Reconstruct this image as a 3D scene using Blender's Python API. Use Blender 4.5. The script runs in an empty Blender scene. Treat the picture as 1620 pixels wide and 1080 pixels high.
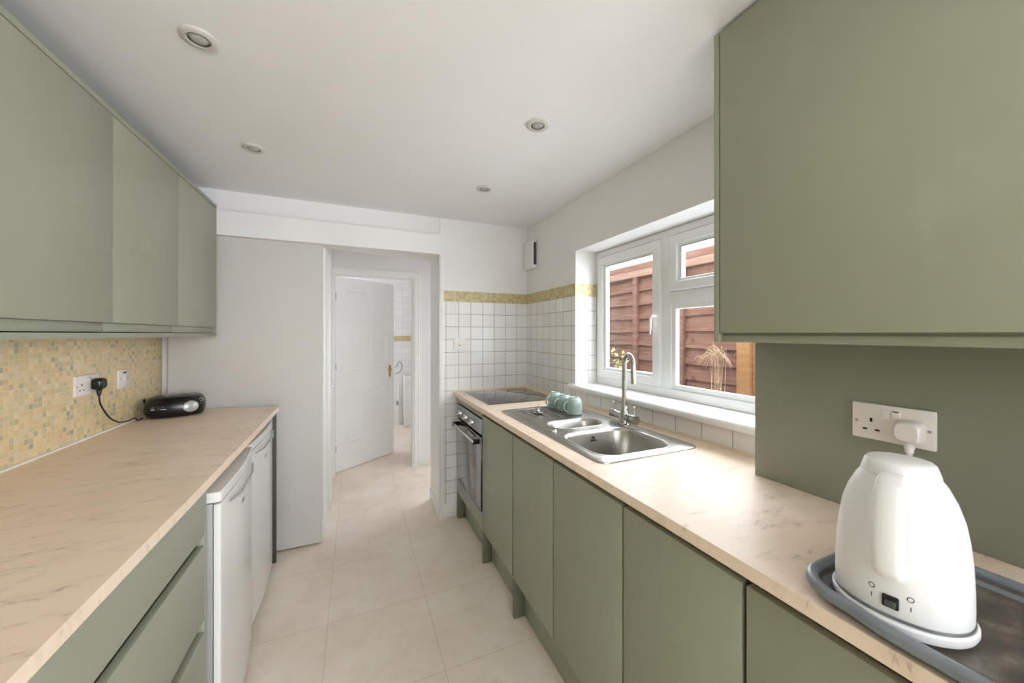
import bpy, bmesh, math, random
from mathutils import Matrix, Vector
random.seed(7)
S = bpy.context.scene
COL = S.collection
PI = math.pi

# ------------------------------------------------------------------ camera, world, lights, exposure
cam_d = bpy.data.cameras.new('camera'); cam = bpy.data.objects.new('camera', cam_d); COL.objects.link(cam)
cam_d.sensor_width = 36.0; cam_d.lens = 568.47 / 1620 * 36.0; cam_d.shift_y = -12.1 / 1620
cam_d.clip_start = 0.02
cam.location = (0, 0, 1.3461); cam.rotation_euler = (PI / 2, 0, -math.radians(23.5965))
S.camera = cam
S.view_settings.view_transform = 'Standard'; S.view_settings.look = 'None'
S.view_settings.gamma = 1.0; S.view_settings.use_curve_mapping = False
S.view_settings.exposure = 0.70
S.cycles.use_denoising = True
S.cycles.max_bounces = 10; S.cycles.diffuse_bounces = 7; S.cycles.glossy_bounces = 4
S.cycles.transparent_max_bounces = 12; S.cycles.sample_clamp_indirect = 6.0
S.cycles.caustics_reflective = False; S.cycles.caustics_refractive = False

W = bpy.data.worlds.new('overcast_sky'); S.world = W; W.use_nodes = True
bg = W.node_tree.nodes['Background']
bg.inputs[0].default_value = (0.875, 0.93, 1.0, 1); bg.inputs[1].default_value = 3.7

def area(name, loc, rot, sx, sy, power, col):
    l = bpy.data.lights.new(name, 'AREA'); l.shape = 'RECTANGLE'; l.size = sx; l.size_y = sy
    l.energy = power; l.color = col
    o = bpy.data.objects.new(name, l); COL.objects.link(o); o.location = loc; o.rotation_euler = rot
    return o
# added lamp behind the camera to light the left side, then daylight by the kitchen window, the lobby's glazed side door and the far room's window
area('rear_fill', (1.26, -2.45, 1.40), (0, PI / 2, 0), 1.4, 0.8, 80, (0.865, 0.925, 1.0))
area('kitchen_window_daylight', (1.85, 1.30, 1.80), (0, math.radians(72), 0), 1.2, 2.2, 40, (0.865, 0.925, 1.0))
area('window_inner_fill', (1.408, 1.31, 1.45), (0, PI / 2, 0), 0.78, 1.10, 1.8, (0.865, 0.925, 1.0))  # small extra lamp inside the glass, topping up the window daylight
area('lobby_door_daylight', (1.52, 3.33, 1.15), (0, PI / 2, 0), 1.9, 0.7, 0.8, (0.66, 0.86, 1.0))
area('far_room_window_daylight', (-1.0, 4.95, 1.5), (0, -PI / 2, 0), 0.9, 0.8, 2.5, (0.93, 0.96, 1.0))

# ------------------------------------------------------------------ materials
MATS = {}
def lin(c):
    return tuple(((v / 255) / 12.92 if v / 255 <= 0.04045 else ((v / 255 + 0.055) / 1.055) ** 2.4) for v in c)
class NT:
    def __init__(s, name):
        s.m = bpy.data.materials.new(name); s.m.use_nodes = True; s.t = s.m.node_tree; s.N = s.t.nodes; s.L = s.t.links
        s.b = s.N['Principled BSDF']; s.out = s.N['Material Output']
    def n(s, typ, **kw):
        x = s.N.new(typ)
        for k, v in kw.items():
            if k.startswith('i_'):
                x.inputs[k[2:].replace('_', ' ')].default_value = v
            else: setattr(x, k, v)
        return x
    def link(s, a, b): s.L.new(a, b)
    def math(s, op, a, b=None):
        x = s.N.new('ShaderNodeMath'); x.operation = op
        for i, v in enumerate((a, b)):
            if v is None: continue
            if isinstance(v, (int, float)): x.inputs[i].default_value = v
            else: s.link(v, x.inputs[i])
        return x.outputs[0]
    def ramp(s, fac, stops, interp='LINEAR'):
        r = s.N.new('ShaderNodeValToRGB'); r.color_ramp.interpolation = interp
        e = r.color_ramp.elements
        while len(e) > 1: e.remove(e[-1])
        e[0].position = stops[0][0]; e[0].color = (*lin(stops[0][1]), 1)
        for p, c in stops[1:]:
            q = e.new(p); q.color = (*lin(c), 1)
        s.link(fac, r.inputs[0]); return r.outputs[0]
    def mix(s, fac, a, b):
        x = s.N.new('ShaderNodeMix'); x.data_type = 'RGBA'
        if isinstance(fac, (int, float)): x.inputs[0].default_value = fac
        else: s.link(fac, x.inputs[0])
        for i, v in ((6, a), (7, b)):
            if isinstance(v, tuple): x.inputs[i].default_value = (*lin(v), 1)
            else: s.link(v, x.inputs[i])
        return x.outputs[2]
    def pos(s):
        g = s.N.new('ShaderNodeNewGeometry'); sp = s.N.new('ShaderNodeSeparateXYZ'); s.link(g.outputs['Position'], sp.inputs[0])
        return g.outputs['Position'], sp.outputs
    def noise(s, scale, detail=3, rough=0.5, vec=None, stretch=None):
        x = s.n('ShaderNodeTexNoise'); x.inputs['Scale'].default_value = scale; x.inputs['Detail'].default_value = detail
        x.inputs['Roughness'].default_value = rough
        p = vec or s.pos()[0]
        if stretch:
            m = s.N.new('ShaderNodeVectorMath'); m.operation = 'MULTIPLY'; m.inputs[1].default_value = stretch
            s.link(p, m.inputs[0]); p = m.outputs[0]
        s.link(p, x.inputs['Vector']); return x.outputs['Fac']
    def bump(s, h, strength=0.2, dist=0.002):
        x = s.n('ShaderNodeBump'); x.inputs['Strength'].default_value = strength; x.inputs['Distance'].default_value = dist
        s.link(h, x.inputs['Height']); s.link(x.outputs[0], s.b.inputs['Normal'])
    def set(s, rough=None, metal=None, spec=None, coat=None):
        if rough is not None: s.b.inputs['Roughness'].default_value = rough
        if metal is not None: s.b.inputs['Metallic'].default_value = metal
        if spec is not None: s.b.inputs['Specular IOR Level'].default_value = spec
        if coat is not None: s.b.inputs['Coat Weight'].default_value = coat; s.b.inputs['Coat Roughness'].default_value = 0.1
    def col(s, v):
        if isinstance(v, tuple): s.b.inputs['Base Color'].default_value = (*lin(v), 1)
        else: s.link(v, s.b.inputs['Base Color'])

def paint(name, c, rough=0.5, var=4, scale=6, spec=0.5, bump=0.0, metal=0, coat=None, bscale=250):
    t = NT(name)
    f = t.noise(scale, 3)
    c2 = tuple(max(0, v - var) for v in c); c3 = tuple(min(255, v + var) for v in c)
    t.col(t.ramp(f, [(0.3, c2), (0.7, c3)])); t.set(rough, metal, spec, coat)
    if bump: t.bump(t.noise(bscale, 2), bump, 0.001)
    MATS[name] = t.m; return t.m

paint('wall_paint', (233, 231, 230), 0.75, 2, 3, 0.3, 0.08)
paint('ceiling_paint', (236, 235, 236), 0.85, 2, 2, 0.2, 0.06)
paint('panel_paint', (203, 199, 194), 0.5, 2, 2, 0.3)
paint('white_gloss_paint', (234, 233, 230), 0.3, 2, 4, 0.4)
paint('upvc', (236, 237, 236), 0.28, 1, 4, 0.5)
paint('sill_white', (240, 239, 236), 0.3, 2, 8, 0.5)
paint('white_plastic', (236, 229, 224), 0.3, 2, 8, 0.5)
paint('kettle_white', (233, 232, 231), 0.32, 1, 8, 0.45)
paint('fridge_white', (226, 225, 222), 0.16, 1, 4, 0.5, coat=0.4)
paint('fridge_side', (158, 158, 156), 0.4, 2, 4, 0.4, 0.2)  # white fridge sides greyed, their shade put into the colour
paint('dark_gap', (38, 38, 32), 0.6, 2, 8, 0.3)
paint('dark_filler', (74, 73, 64), 0.5, 3, 8, 0.3)
paint('black_plastic', (18, 18, 20), 0.25, 3, 30, 0.5)
paint('black_soft', (26, 26, 26), 0.5, 3, 30, 0.4)
paint('grey_plastic', (124, 130, 137), 0.3, 6, 20, 0.5)
paint('silver_plastic', (168, 170, 164), 0.28, 4, 30, 0.5, metal=0.3)
paint('radio_lid', (74, 76, 74), 0.2, 3, 30, 0.6)
paint('red_neon', (96, 22, 20), 0.25, 3, 30)
paint('chrome', (206, 206, 204), 0.14, 2, 20, metal=1)
paint('brushed_nickel', (176, 174, 168), 0.24, 6, 60, metal=1)
paint('oven_steel', (158, 162, 166), 0.38, 4, 40, metal=0.85)
paint('brass', (206, 166, 84), 0.25, 6, 60, metal=1)
paint('mug_glaze', (166, 188, 178), 0.14, 5, 20, 0.6, coat=0.5)
paint('bead_cream', (226, 214, 190), 0.4, 4, 20)
paint('bead_white', (238, 232, 222), 0.4, 4, 20)
paint('cord_white', (226, 224, 218), 0.4, 2, 20)
paint('lens_glass', (176, 174, 170), 0.12, 14, 120, 0.6)
paint('lamp_white', (206, 202, 197), 0.4, 2, 20)
paint('ground_gravel', (150, 146, 138), 0.9, 30, 60)
paint('felt_dark', (58, 52, 50), 0.9, 14, 50)
paint('cable_grey', (140, 140, 145), 0.6, 4, 50)
paint('leaf_green', (186, 192, 110), 0.5, 26, 30)
paint('straw', (176, 150, 118), 0.6, 16, 30)
paint('cooktop_mark', (120, 116, 108), 0.3, 4, 40)
paint('stem_brown', (90, 76, 52), 0.7, 10, 30)

# sage green door paint with soft smears
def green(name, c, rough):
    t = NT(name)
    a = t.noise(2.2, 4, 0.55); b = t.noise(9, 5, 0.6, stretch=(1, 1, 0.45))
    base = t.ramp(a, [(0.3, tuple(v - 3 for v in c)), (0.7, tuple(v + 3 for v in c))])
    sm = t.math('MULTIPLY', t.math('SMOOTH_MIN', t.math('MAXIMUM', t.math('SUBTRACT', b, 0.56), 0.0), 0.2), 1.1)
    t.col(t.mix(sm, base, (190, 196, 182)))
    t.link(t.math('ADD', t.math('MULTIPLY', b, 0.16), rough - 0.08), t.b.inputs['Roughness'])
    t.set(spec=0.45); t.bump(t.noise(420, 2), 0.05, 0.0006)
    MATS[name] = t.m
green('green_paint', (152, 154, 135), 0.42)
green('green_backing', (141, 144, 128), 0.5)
green('green_shadow_edge', (104, 110, 90), 0.5)  # darker copy of the door green, shade put into the colour

# pale stone-look laminate worktop
def worktop_mat():
    t = NT('worktop_laminate')
    a = t.noise(3.5, 5, 0.6); s1 = t.noise(10, 7, 0.68, stretch=(1.0, 2.8, 1)); s2 = t.noise(38, 4, 0.6, stretch=(0.8, 2.4, 1))
    base = t.ramp(a, [(0.3, (236, 213, 190)), (0.55, (240, 219, 198)), (0.75, (243, 226, 208))])
    v = t.ramp(s1, [(0.50, (0, 0, 0)), (0.68, (255, 255, 255))])
    w = t.ramp(s2, [(0.55, (0, 0, 0)), (0.64, (255, 255, 255))])
    m = t.n('ShaderNodeMath', operation='MULTIPLY'); t.link(v, m.inputs[0]); t.link(w, m.inputs[1])
    m1 = t.mix(t.math('MULTIPLY', v, 0.32), base, (203, 176, 153))
    m2 = t.mix(t.math('MULTIPLY', m.outputs[0], 0.6), m1, (132, 110, 98))
    t.col(m2)
    t.set(0.27, 0, 0.24); t.bump(t.noise(160, 3), 0.05, 0.0006)
    t.link(t.math('ADD', t.math('MULTIPLY', t.noise(7, 4, 0.6), 0.16), 0.30), t.b.inputs['Roughness'])
    MATS['worktop_laminate'] = t.m
worktop_mat()

def grid(t, u, v, pitch, grout, ou=0, ov=0, pv=None):
    """returns cell noise colour socket, grout mask (1 in grout)"""
    pv = pv or pitch
    uu = t.math('DIVIDE', t.math('SUBTRACT', u, ou), pitch); vv = t.math('DIVIDE', t.math('SUBTRACT', v, ov), pv)
    fu = t.math('FRACT', uu); fv = t.math('FRACT', vv)
    du = t.math('MINIMUM', fu, t.math('SUBTRACT', 1.0, fu)); dv = t.math('MINIMUM', fv, t.math('SUBTRACT', 1.0, fv))
    d = t.math('MINIMUM', t.math('MULTIPLY', du, pitch), t.math('MULTIPLY', dv, pv))
    r = t.n('ShaderNodeMapRange'); r.inputs[1].default_value = grout * 0.35; r.inputs[2].default_value = grout * 0.75
    r.inputs[3].default_value = 1; r.inputs[4].default_value = 0; t.link(d, r.inputs[0])
    c = t.n('ShaderNodeCombineXYZ'); t.link(t.math('FLOOR', uu), c.inputs[0]); t.link(t.math('FLOOR', vv), c.inputs[1])
    wn = t.n('ShaderNodeTexWhiteNoise', noise_dimensions='3D'); t.link(c.outputs[0], wn.inputs[0])
    return wn, r.outputs[0]

def tile_mat(name, axis, ou, ov, pitch=0.0945, gc=(160, 157, 154)):
    t = NT(name); p, o = t.pos()
    wn, g = grid(t, o[axis], o[2], pitch, 0.0034, ou, ov)
    tc = t.ramp(wn.outputs[0], [(0, (232, 231, 229)), (1, (239, 238, 236))])
    t.col(t.mix(g, tc, gc))
    t.link(t.math('ADD', t.math('MULTIPLY', g, 0.5), 0.16), t.b.inputs['Roughness'])
    h = t.math('ADD', t.math('MULTIPLY', g, -1.0), t.math('MULTIPLY', t.noise(14, 2), 0.35))
    t.bump(h, 0.35, 0.0015); MATS[name] = t.m
tile_mat('tile_across', 0, 1.274, 1.587)
tile_mat('tile_along', 1, 2.617, 1.587)
tile_mat('tile_under_sill', 1, 1.14, 1.02, 0.1285)
tile_mat('tile_far_room', 0, 0.55, 1.238, 0.0945, (205, 203, 200))

def mosaic_mat(name, axis, stops, grout_c, rough=0.25, pitch=0.019, ou=0, ov=0.92, gw=0.0021):
    t = NT(name); p, o = t.pos()
    wn, g = grid(t, o[axis], o[2], pitch, gw, ou, ov)
    c = t.ramp(wn.outputs[0], stops, 'CONSTANT')
    cl = t.noise(9, 2)                                                # streaks inside the glass tiles
    c2 = t.mix(t.math('MULTIPLY', t.noise(130, 3), 0.25), c, (246, 232, 200))
    t.col(t.mix(g, c2, grout_c)); t.set(rough, 0, 0.5)
    t.bump(t.math('MULTIPLY', g, -1.0), 0.3, 0.001); MATS[name] = t.m
ST = [(0.0, (228, 205, 156)), (0.16, (220, 194, 144)), (0.30, (232, 212, 168)), (0.42, (219, 200, 166)), (0.52, (212, 196, 148)),
      (0.60, (226, 196, 152)), (0.68, (206, 194, 154)), (0.75, (222, 206, 182)), (0.82, (196, 190, 158)), (0.86, (178, 176, 150)),
      (0.91, (198, 176, 146)), (0.945, (164, 166, 148)), (0.965, (216, 178, 146)), (0.985, (148, 158, 156))]
mosaic_mat('mosaic_wall', 1, ST, (234, 212, 168))
ST2 = [(0.0, (192, 178, 124)), (0.3, (180, 164, 112)), (0.55, (202, 188, 138)), (0.8, (170, 160, 114)), (0.93, (154, 150, 108))]
mosaic_mat('mosaic_band_across', 0, ST2, (188, 176, 134), 0.35, ou=1.274, ov=1.587, gw=0.0018)
mosaic_mat('mosaic_band_along', 1, ST2, (188, 176, 134), 0.35, ou=2.617, ov=1.587, gw=0.0018)

def floor_mat():
    t = NT('floor_vinyl'); p, o = t.pos()
    wn, g = grid(t, o[0], o[1], 0.446, 0.0022, 0.331, 1.87)
    a = t.noise(2.4, 6, 0.62); b = t.noise(11, 6, 0.7); d = t.noise(60, 4, 0.7)
    base = t.ramp(a, [(0.32, (230, 215, 197)), (0.5, (238, 225, 209)), (0.68, (244, 234, 221))])
    c = t.mix(t.math('MULTIPLY', t.ramp(b, [(0.5, (0, 0, 0)), (0.72, (255, 255, 255))]), 0.3), base, (208, 190, 169))
    c = t.mix(t.math('MULTIPLY', t.ramp(d, [(0.66, (0, 0, 0)), (0.78, (255, 255, 255))]), 0.3), c, (160, 140, 118))
    tint = t.mix(t.math('MULTIPLY', wn.outputs[0], 0.14), c, (214, 199, 181))
    t.col(t.mix(t.math('MULTIPLY', g, 0.42), tint, (156, 138, 118)))
    t.link(t.math('ADD', t.math('MULTIPLY', b, 0.2), 0.3), t.b.inputs['Roughness']); t.set(spec=0.4)
    t.bump(t.math('SUBTRACT', t.math('MULTIPLY', d, 0.2), g), 0.12, 0.001); MATS['floor_vinyl'] = t.m
floor_mat()

def wood(name, stops, scale, knots=True):
    t = NT(name)
    g = t.noise(scale, 6, 0.65, stretch=(1, 0.10, 1.2)); k = t.noise(9, 2, 0.4)
    c = t.ramp(g, stops)
    if knots:
        kk = t.ramp(k, [(0.70, (0, 0, 0)), (0.76, (255, 255, 255))]); c = t.mix(t.math('MULTIPLY', kk, 0.6), c, (52, 30, 22))
    t.col(c); t.set(0.75, 0, 0.25); t.bump(g, 0.4, 0.003); MATS[name] = t.m
wood('fence_wood', [(0.3, (84, 54, 43)), (0.5, (108, 76, 62)), (0.7, (124, 94, 81))], 42)
wood('fence_cap_wood', [(0.3, (120, 90, 74)), (0.7, (152, 124, 108))], 42)
wood('new_timber', [(0.3, (126, 88, 54)), (0.7, (150, 114, 76))], 30)

def steel_sink():
    t = NT('sink_steel')
    t.col(t.ramp(t.noise(300, 2), [(0.3, (176, 173, 167)), (0.7, (190, 187, 181))])); t.set(0.30, 1.0)
    t.bump(t.noise(900, 2), 0.04, 0.0004); MATS['sink_steel'] = t.m
steel_sink()
def hob_glass():
    t = NT('black_glass'); t.col((16, 16, 17)); t.set(0.04, 0, 0.9, 0.6); MATS['black_glass'] = t.m
    t = NT('hob_glass'); t.col((26, 25, 23)); t.set(0.09, 0, 1.0, 1.0); MATS['hob_glass'] = t.m
hob_glass()
def tray_base():
    t = NT('tray_pattern')
    t.col(t.ramp(t.noise(16, 5, 0.65, stretch=(1, 1.6, 1)), [(0.35, (84, 76, 70)), (0.55, (100, 92, 86)), (0.68, (128, 120, 112)), (0.74, (160, 148, 136))])); t.set(0.3)
    MATS['tray_pattern'] = t.m
tray_base()
def glass():
    t = NT('window_glass'); t.N.remove(t.b)
    tr = t.n('ShaderNodeBsdfTransparent'); tr.inputs[0].default_value = (0.97, 0.98, 0.97, 1)
    gl = t.n('ShaderNodeBsdfGlossy'); gl.inputs['Roughness'].default_value = 0.02
    fr = t.n('ShaderNodeLayerWeight'); fr.inputs[0].default_value = 0.5
    fac = t.math('ADD', t.math('MULTIPLY', t.math('POWER', fr.outputs['Facing'], 5.0), 0.7), 0.03)
    mx = t.n('ShaderNodeMixShader'); t.link(fac, mx.inputs[0]); t.link(tr.outputs[0], mx.inputs[1]); t.link(gl.outputs[0], mx.inputs[2])
    t.link(mx.outputs[0], t.out.inputs[0]); MATS['window_glass'] = t.m
glass()

# ------------------------------------------------------------------ mesh helpers
def wl(o):
    v = Vector((0, 0, 0))
    while o is not None: v = v + o.location; o = o.parent
    return v
class MB:
    def __init__(s, M=None): s.bm = bmesh.new(); s.M = M or Matrix()
    def _box(s, x0, x1, y0, y1, z0, z1, bev=0, seg=2, M=None):
        b = bmesh.new(); bmesh.ops.create_cube(b, size=1)
        for v in b.verts: v.co = Vector(((x0 + x1) / 2 + v.co.x * (x1 - x0), (y0 + y1) / 2 + v.co.y * (y1 - y0), (z0 + z1) / 2 + v.co.z * (z1 - z0)))
        if bev: bmesh.ops.bevel(b, geom=list(b.edges), offset=bev, segments=seg, affect='EDGES', profile=0.5, clamp_overlap=True)
        s.merge(b, M)
    def merge(s, b, M=None):
        if M is not None: b.transform(M)
        me = bpy.data.meshes.new('t'); b.to_mesh(me); b.free(); s.bm.from_mesh(me); bpy.data.meshes.remove(me)
    def box(s, x0, x1, y0, y1, z0, z1, bev=0, seg=2, M=None):
        if x0 > x1: x0, x1 = x1, x0
        if y0 > y1: y0, y1 = y1, y0
        s._box(x0, x1, y0, y1, z0, z1, bev, seg, M); return s
    def loft(s, rings, cap0=True, cap1=True, closed=False):
        bm = s.bm; R = [[bm.verts.new(Vector(p)) for p in r] for r in rings]; n = len(R[0])
        prs = list(zip(R, R[1:])) + ([(R[-1], R[0])] if closed else [])
        for a, b in prs:
            for i in range(n):
                j = (i + 1) % n
                try: bm.faces.new((a[i], a[j], b[j], b[i]))
                except ValueError: pass
        if cap0 and not closed: bm.faces.new(list(reversed(R[0])))
        if cap1 and not closed: bm.faces.new(R[-1])
        return s
    def tube(s, pts, r, n=12, closed=False, flat=1.0):
        pts = [Vector(p) for p in pts]; rings = []; m = len(pts); up = None
        rs = r if isinstance(r, (list, tuple)) else [r] * m
        for i, p in enumerate(pts):
            if closed: d = pts[(i + 1) % m] - pts[i - 1]
            else: d = pts[min(i + 1, m - 1)] - pts[max(i - 1, 0)]
            d.normalize()
            if up is None:
                up = Vector((0, 0, 1)) if abs(d.z) < 0.9 else Vector((1, 0, 0))
            u = (up - d * up.dot(d)).normalized(); w = d.cross(u); up = u
            rings.append([p + (u * math.cos(a) * flat + w * math.sin(a)) * rs[i] for a in (2 * PI * k / n for k in range(n))])
        return s.loft(rings, closed=closed)
    def cyl(s, p0, p1, r0, r1=None, n=24): return s.tube([p0, p1], [r0, r0 if r1 is None else r1], n)
    def lathe(s, prof, c=(0, 0, 0), n=32, axis='z', ex=1.0, ey=1.0):
        rings = []
        for r, h in prof:
            ring = []
            for k in range(n):
                a = 2 * PI * k / n; x, y = r * math.cos(a) * ex, r * math.sin(a) * ey
                if axis == 'z': q = (c[0] + x, c[1] + y, c[2] + h)
                elif axis == 'x': q = (c[0] + h, c[1] + x, c[2] + y)
                else: q = (c[0] + x, c[1] + h, c[2] + y)
                ring.append(q)
            rings.append(ring)
        return s.loft(rings)
    def prism(s, poly, z0, z1):
        return s.loft([[(x, y, z0) for x, y in poly], [(x, y, z1) for x, y in poly]])
    def build(s, name, mat, parent=None, smooth=True, bev=0, loc=None, doubles=True):
        bm = s.bm; bm.transform(s.M)
        if doubles: bmesh.ops.remove_doubles(bm, verts=list(bm.verts), dist=1e-6)
        bmesh.ops.recalc_face_normals(bm, faces=list(bm.faces))
        if parent is not None: off = wl(parent)
        elif loc is not None: off = Vector(loc)
        else:
            xs = [v.co for v in bm.verts]
            off = Vector(((min(v.x for v in xs) + max(v.x for v in xs)) / 2, (min(v.y for v in xs) + max(v.y for v in xs)) / 2, min(v.z for v in xs)))
        bmesh.ops.translate(bm, verts=list(bm.verts), vec=-off)
        me = bpy.data.meshes.new(name); bm.to_mesh(me); bm.free()
        me.materials.append(MATS[mat])
        if smooth:
            for p in me.polygons: p.use_smooth = True
            try: me.set_sharp_from_angle(angle=math.radians(38))
            except Exception: pass
        o = bpy.data.objects.new(name, me); COL.objects.link(o)
        if parent is not None: o.parent = parent
        else: o.location = off
        if bev:
            b = o.modifiers.new('soft_edges', 'BEVEL'); b.width = bev; b.segments = 2; b.limit_method = 'ANGLE'
        return o
def tag(o, label=None, cat=None, group=None, kind=None):
    if label: o['label'] = label
    if cat: o['category'] = cat
    if group: o['group'] = group
    if kind: o['kind'] = kind
    return o
def thing(name, loc, label, cat, group=None):
    o = bpy.data.objects.new(name, None); COL.objects.link(o); o.location = loc; o.empty_display_size = 0.05
    return tag(o, label, cat, group)
def st(o, label=None): return tag(o, label, None, None, 'structure')
def B(*a, M=None): return MB(M).box(*a)
def rrect(x0, x1, y0, y1, r, z, n=6):
    out = []
    for cx, cy, a0 in ((x1 - r, y1 - r, 0), (x0 + r, y1 - r, 90), (x0 + r, y0 + r, 180), (x1 - r, y0 + r, 270)):
        for k in range(n + 1):
            a = math.radians(a0 + 90 * k / n); out.append((cx + r * math.cos(a), cy + r * math.sin(a), z))
    return out
def T(x, y, z=0, rz=0): return Matrix.Translation((x, y, z)) @ Matrix.Rotation(rz, 4, 'Z')

# ------------------------------------------------------------------ room shell
XW, XL, YB, ZC, YR, XO = 1.274, -1.0, 2.617, 2.194, -2.9, 1.50
ZW = 0.92
fl = B(-1.7, XO, YR - 0.12, 5.65, -0.06, 0).build('floor', 'floor_vinyl', smooth=False); st(fl, 'beige stone-look floor tiles running through kitchen and lobby')
ce = B(-1.7, XO, YR - 0.12, 5.65, ZC, ZC + 0.06).build('ceiling', 'ceiling_paint', smooth=False); st(ce, 'plain white ceiling')
# left wall: plaster with a glass mosaic splashback
wlft = B(XL - 0.12, XL - 0.006, YR, 2.66, 0, ZC).build('wall_left', 'wall_paint', smooth=False); st(wlft, 'white painted left wall behind the green cupboards')
o = B(XL - 0.006, XL, -1.0, 2.655, 0.895, 1.45).build('mosaic', 'mosaic_wall', wlft, smooth=False); o['label'] = 'yellow and green glass mosaic splashback'
# back wall: piece right of the doorway, header (angled rear), jamb pier, and wall behind the sliding panel
pier = MB().box(0.57, 1.42, YB, YB + 0.31, 0, ZC); bk = pier.build('wall_back', 'wall_paint', smooth=False); st(bk, 'white back wall beside the doorway, tiled behind the cooker')
B(0.592, XW, YB - 0.006, YB + 0.001, 0.10, 1.587).build('tiling', 'tile_across', bk, smooth=False)['label'] = 'square white wall tiles'
B(0.582, XW - 0.008, YB - 0.008, YB + 0.001, 1.587, 1.663).build('mosaic_band', 'mosaic_band_across', bk, smooth=False)['label'] = 'yellow mosaic border strip'
B(0.58, 0.69, YB - 0.012, YB + 0.001, 0, 0.10, 0.002).build('skirting', 'white_gloss_paint', bk)
hd = MB().prism([(-1.12, YB + 0.01), (0.57, YB + 0.01), (0.57, 2.93), (-0.2, 2.74), (-1.12, 2.74)], 1.93, ZC).build('wall_header', 'wall_paint', smooth=False); st(hd, 'white wall above the doorway')
wb = B(-1.12, -0.2, 2.655, 2.74, 0, 1.93).build('wall_behind_panel', 'wall_paint', smooth=False); st(wb, 'white wall left of the doorway behind the sliding panel')
# right wall with window recess (recess y 0.72..1.915, z 1.029..1.868)
RY0, RY1, RZ0, RZ1, XO = 0.72, 1.915, 1.012, 1.868, 1.50
rw = MB()
rw.box(XW, XO, RY1, YB, 0, ZC); rw.box(XW, XO, -2.0, RY0, 0, ZC); rw.box(XW, XO, YR, -2.0, 2.14, ZC); rw.box(XW, XO, YR - 0.12, YR, 0, ZC); rw.box(XW, XO, RY0, RY1, 0, RZ0); rw.box(XW, XO, RY0, RY1, RZ1, ZC)  # gap at the rear end added to let daylight in
rwo = rw.build('wall_right', 'wall_paint', smooth=False); st(rwo, 'white right wall with the deep window recess')
t_ = MB(); t_.box(XW - 0.006, XW + 0.001, RY1, YB, ZW - 0.01, 1.587)
t_.build('tiling', 'tile_along', rwo, smooth=False)['label'] = 'square white wall tiles'
B(XW - 0.006, XW + 0.001, 0.70, RY1, ZW - 0.01, 1.005).build('tiling', 'tile_under_sill', rwo, smooth=False)['label'] = 'row of white tiles under the sill'
B(XW - 0.008, XW + 0.001, RY1 - 0.002, YB, 1.587, 1.663).build('mosaic_band', 'mosaic_band_along', rwo, smooth=False)['label'] = 'yellow mosaic border strip'
B(XW - 0.006, 1.426, RY1 - 0.006, RY1 + 0.001, 1.03, 1.587).build('tiling', 'tile_across', rwo, smooth=False)['label'] = 'white tiles lining the window recess'
B(XW - 0.008, 1.426, RY1 - 0.008, RY1 + 0.001, 1.587, 1.663).build('mosaic_band', 'mosaic_band_across', rwo, smooth=False)['label'] = 'yellow mosaic border strip'
# boxed-out chimney side behind the kettle, faced with green board
bx = B(1.125, XW + 0.001, -1.0, 0.699, 0, ZC).build('wall_boxing', 'wall_paint', smooth=False); st(bx, 'boxed-out wall section behind the kettle')
gp = B(1.11, 1.125, -1.0, 0.703, ZW, 1.345, 0.0012).build('splashback', 'green_backing'); tag(gp, 'tall matt green splashback board behind the white kettle', 'splashback')
# rear of the room (behind the camera), with openings added so daylight reaches the left side
rb = MB(); rb.box(-1.7, -0.80, YR - 0.12, YR, 0, ZC); rb.box(1.04, XW, YR - 0.12, YR, 0, ZC); rb.box(-0.80, 1.04, YR - 0.12, YR, 0, 1.0); rb.box(-0.80, 1.04, YR - 0.12, YR, 2.14, ZC)
st(rb.build('wall_rear', 'wall_paint', smooth=False), 'white wall behind the camera')
# lobby + far room
YF = 3.738
lob = MB(); lob.box(-0.30, -0.2, 2.74, YF, 0, ZC); st(lob.build('wall_lobby_left', 'white_gloss_paint', smooth=False), 'white left wall of the lobby')
lr = MB(); lr.box(1.42, XO, 2.93, YF, 2.05, ZC); lr.box(1.42, XO, YB + .0, 2.98, 0, 2.05)
st(lr.build('wall_lobby_right', 'wall_paint', smooth=False), 'white right wall of the lobby')
far = MB(); far.box(-0.30, -0.176, YF, YF + 0.1, 0, ZC); far.box(0.535, XO, YF, YF + 0.1, 0, ZC); far.box(-0.176, 0.535, YF, YF + 0.1, 1.908, ZC)
fw = far.build('wall_lobby_far', 'wall_paint', smooth=False); st(fw, 'white far wall of the lobby with the inner doorway')
ar = MB()
for (w0, w1, d) in ((0.0, 0.075, 0.014), (0.018, 0.055, 0.022), (0.058, 0.072, 0.019)):
    def U(i, y): return [(-0.176 - min(i, .022), y, 0), (-0.176 - min(i, .022), y, 1.908 + i), (0.535 + i * .87, y, 1.908 + i), (0.535 + i * .87, y, 0)]
    ar.loft([U(w0, YF + .001), U(w0, YF - d + .002), U(w0 + .002, YF - d), U(w1 - .002, YF - d), U(w1, YF - d + .002), U(w1, YF + .001)], False, False) if False else None
    for a, b in ((0, 1), (1, 2), (2, 3)):
        R = []
        for k in (a, b):
            R.append([U(w0, YF + .001)[k], U(w0, YF - d + .003)[k], U(w0 + .003, YF - d)[k], U(w1 - .003, YF - d)[k], U(w1, YF - d + .003)[k], U(w1, YF + .001)[k]])
        ar.loft(R)
st(ar.build('trim_1', 'white_gloss_paint'), 'white moulded architrave round the inner doorway')
dl = MB(); dl.box(-0.178, -0.172, YF, YF + 0.1, 0, 1.908); dl.box(0.530, 0.537, YF, YF + 0.1, 0, 1.908); dl.box(-0.178, 0.537, YF, YF + 0.1, 1.902, 1.91)
st(dl.build('trim_2', 'white_gloss_paint', smooth=False), 'white lining of the inner doorway')
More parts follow.
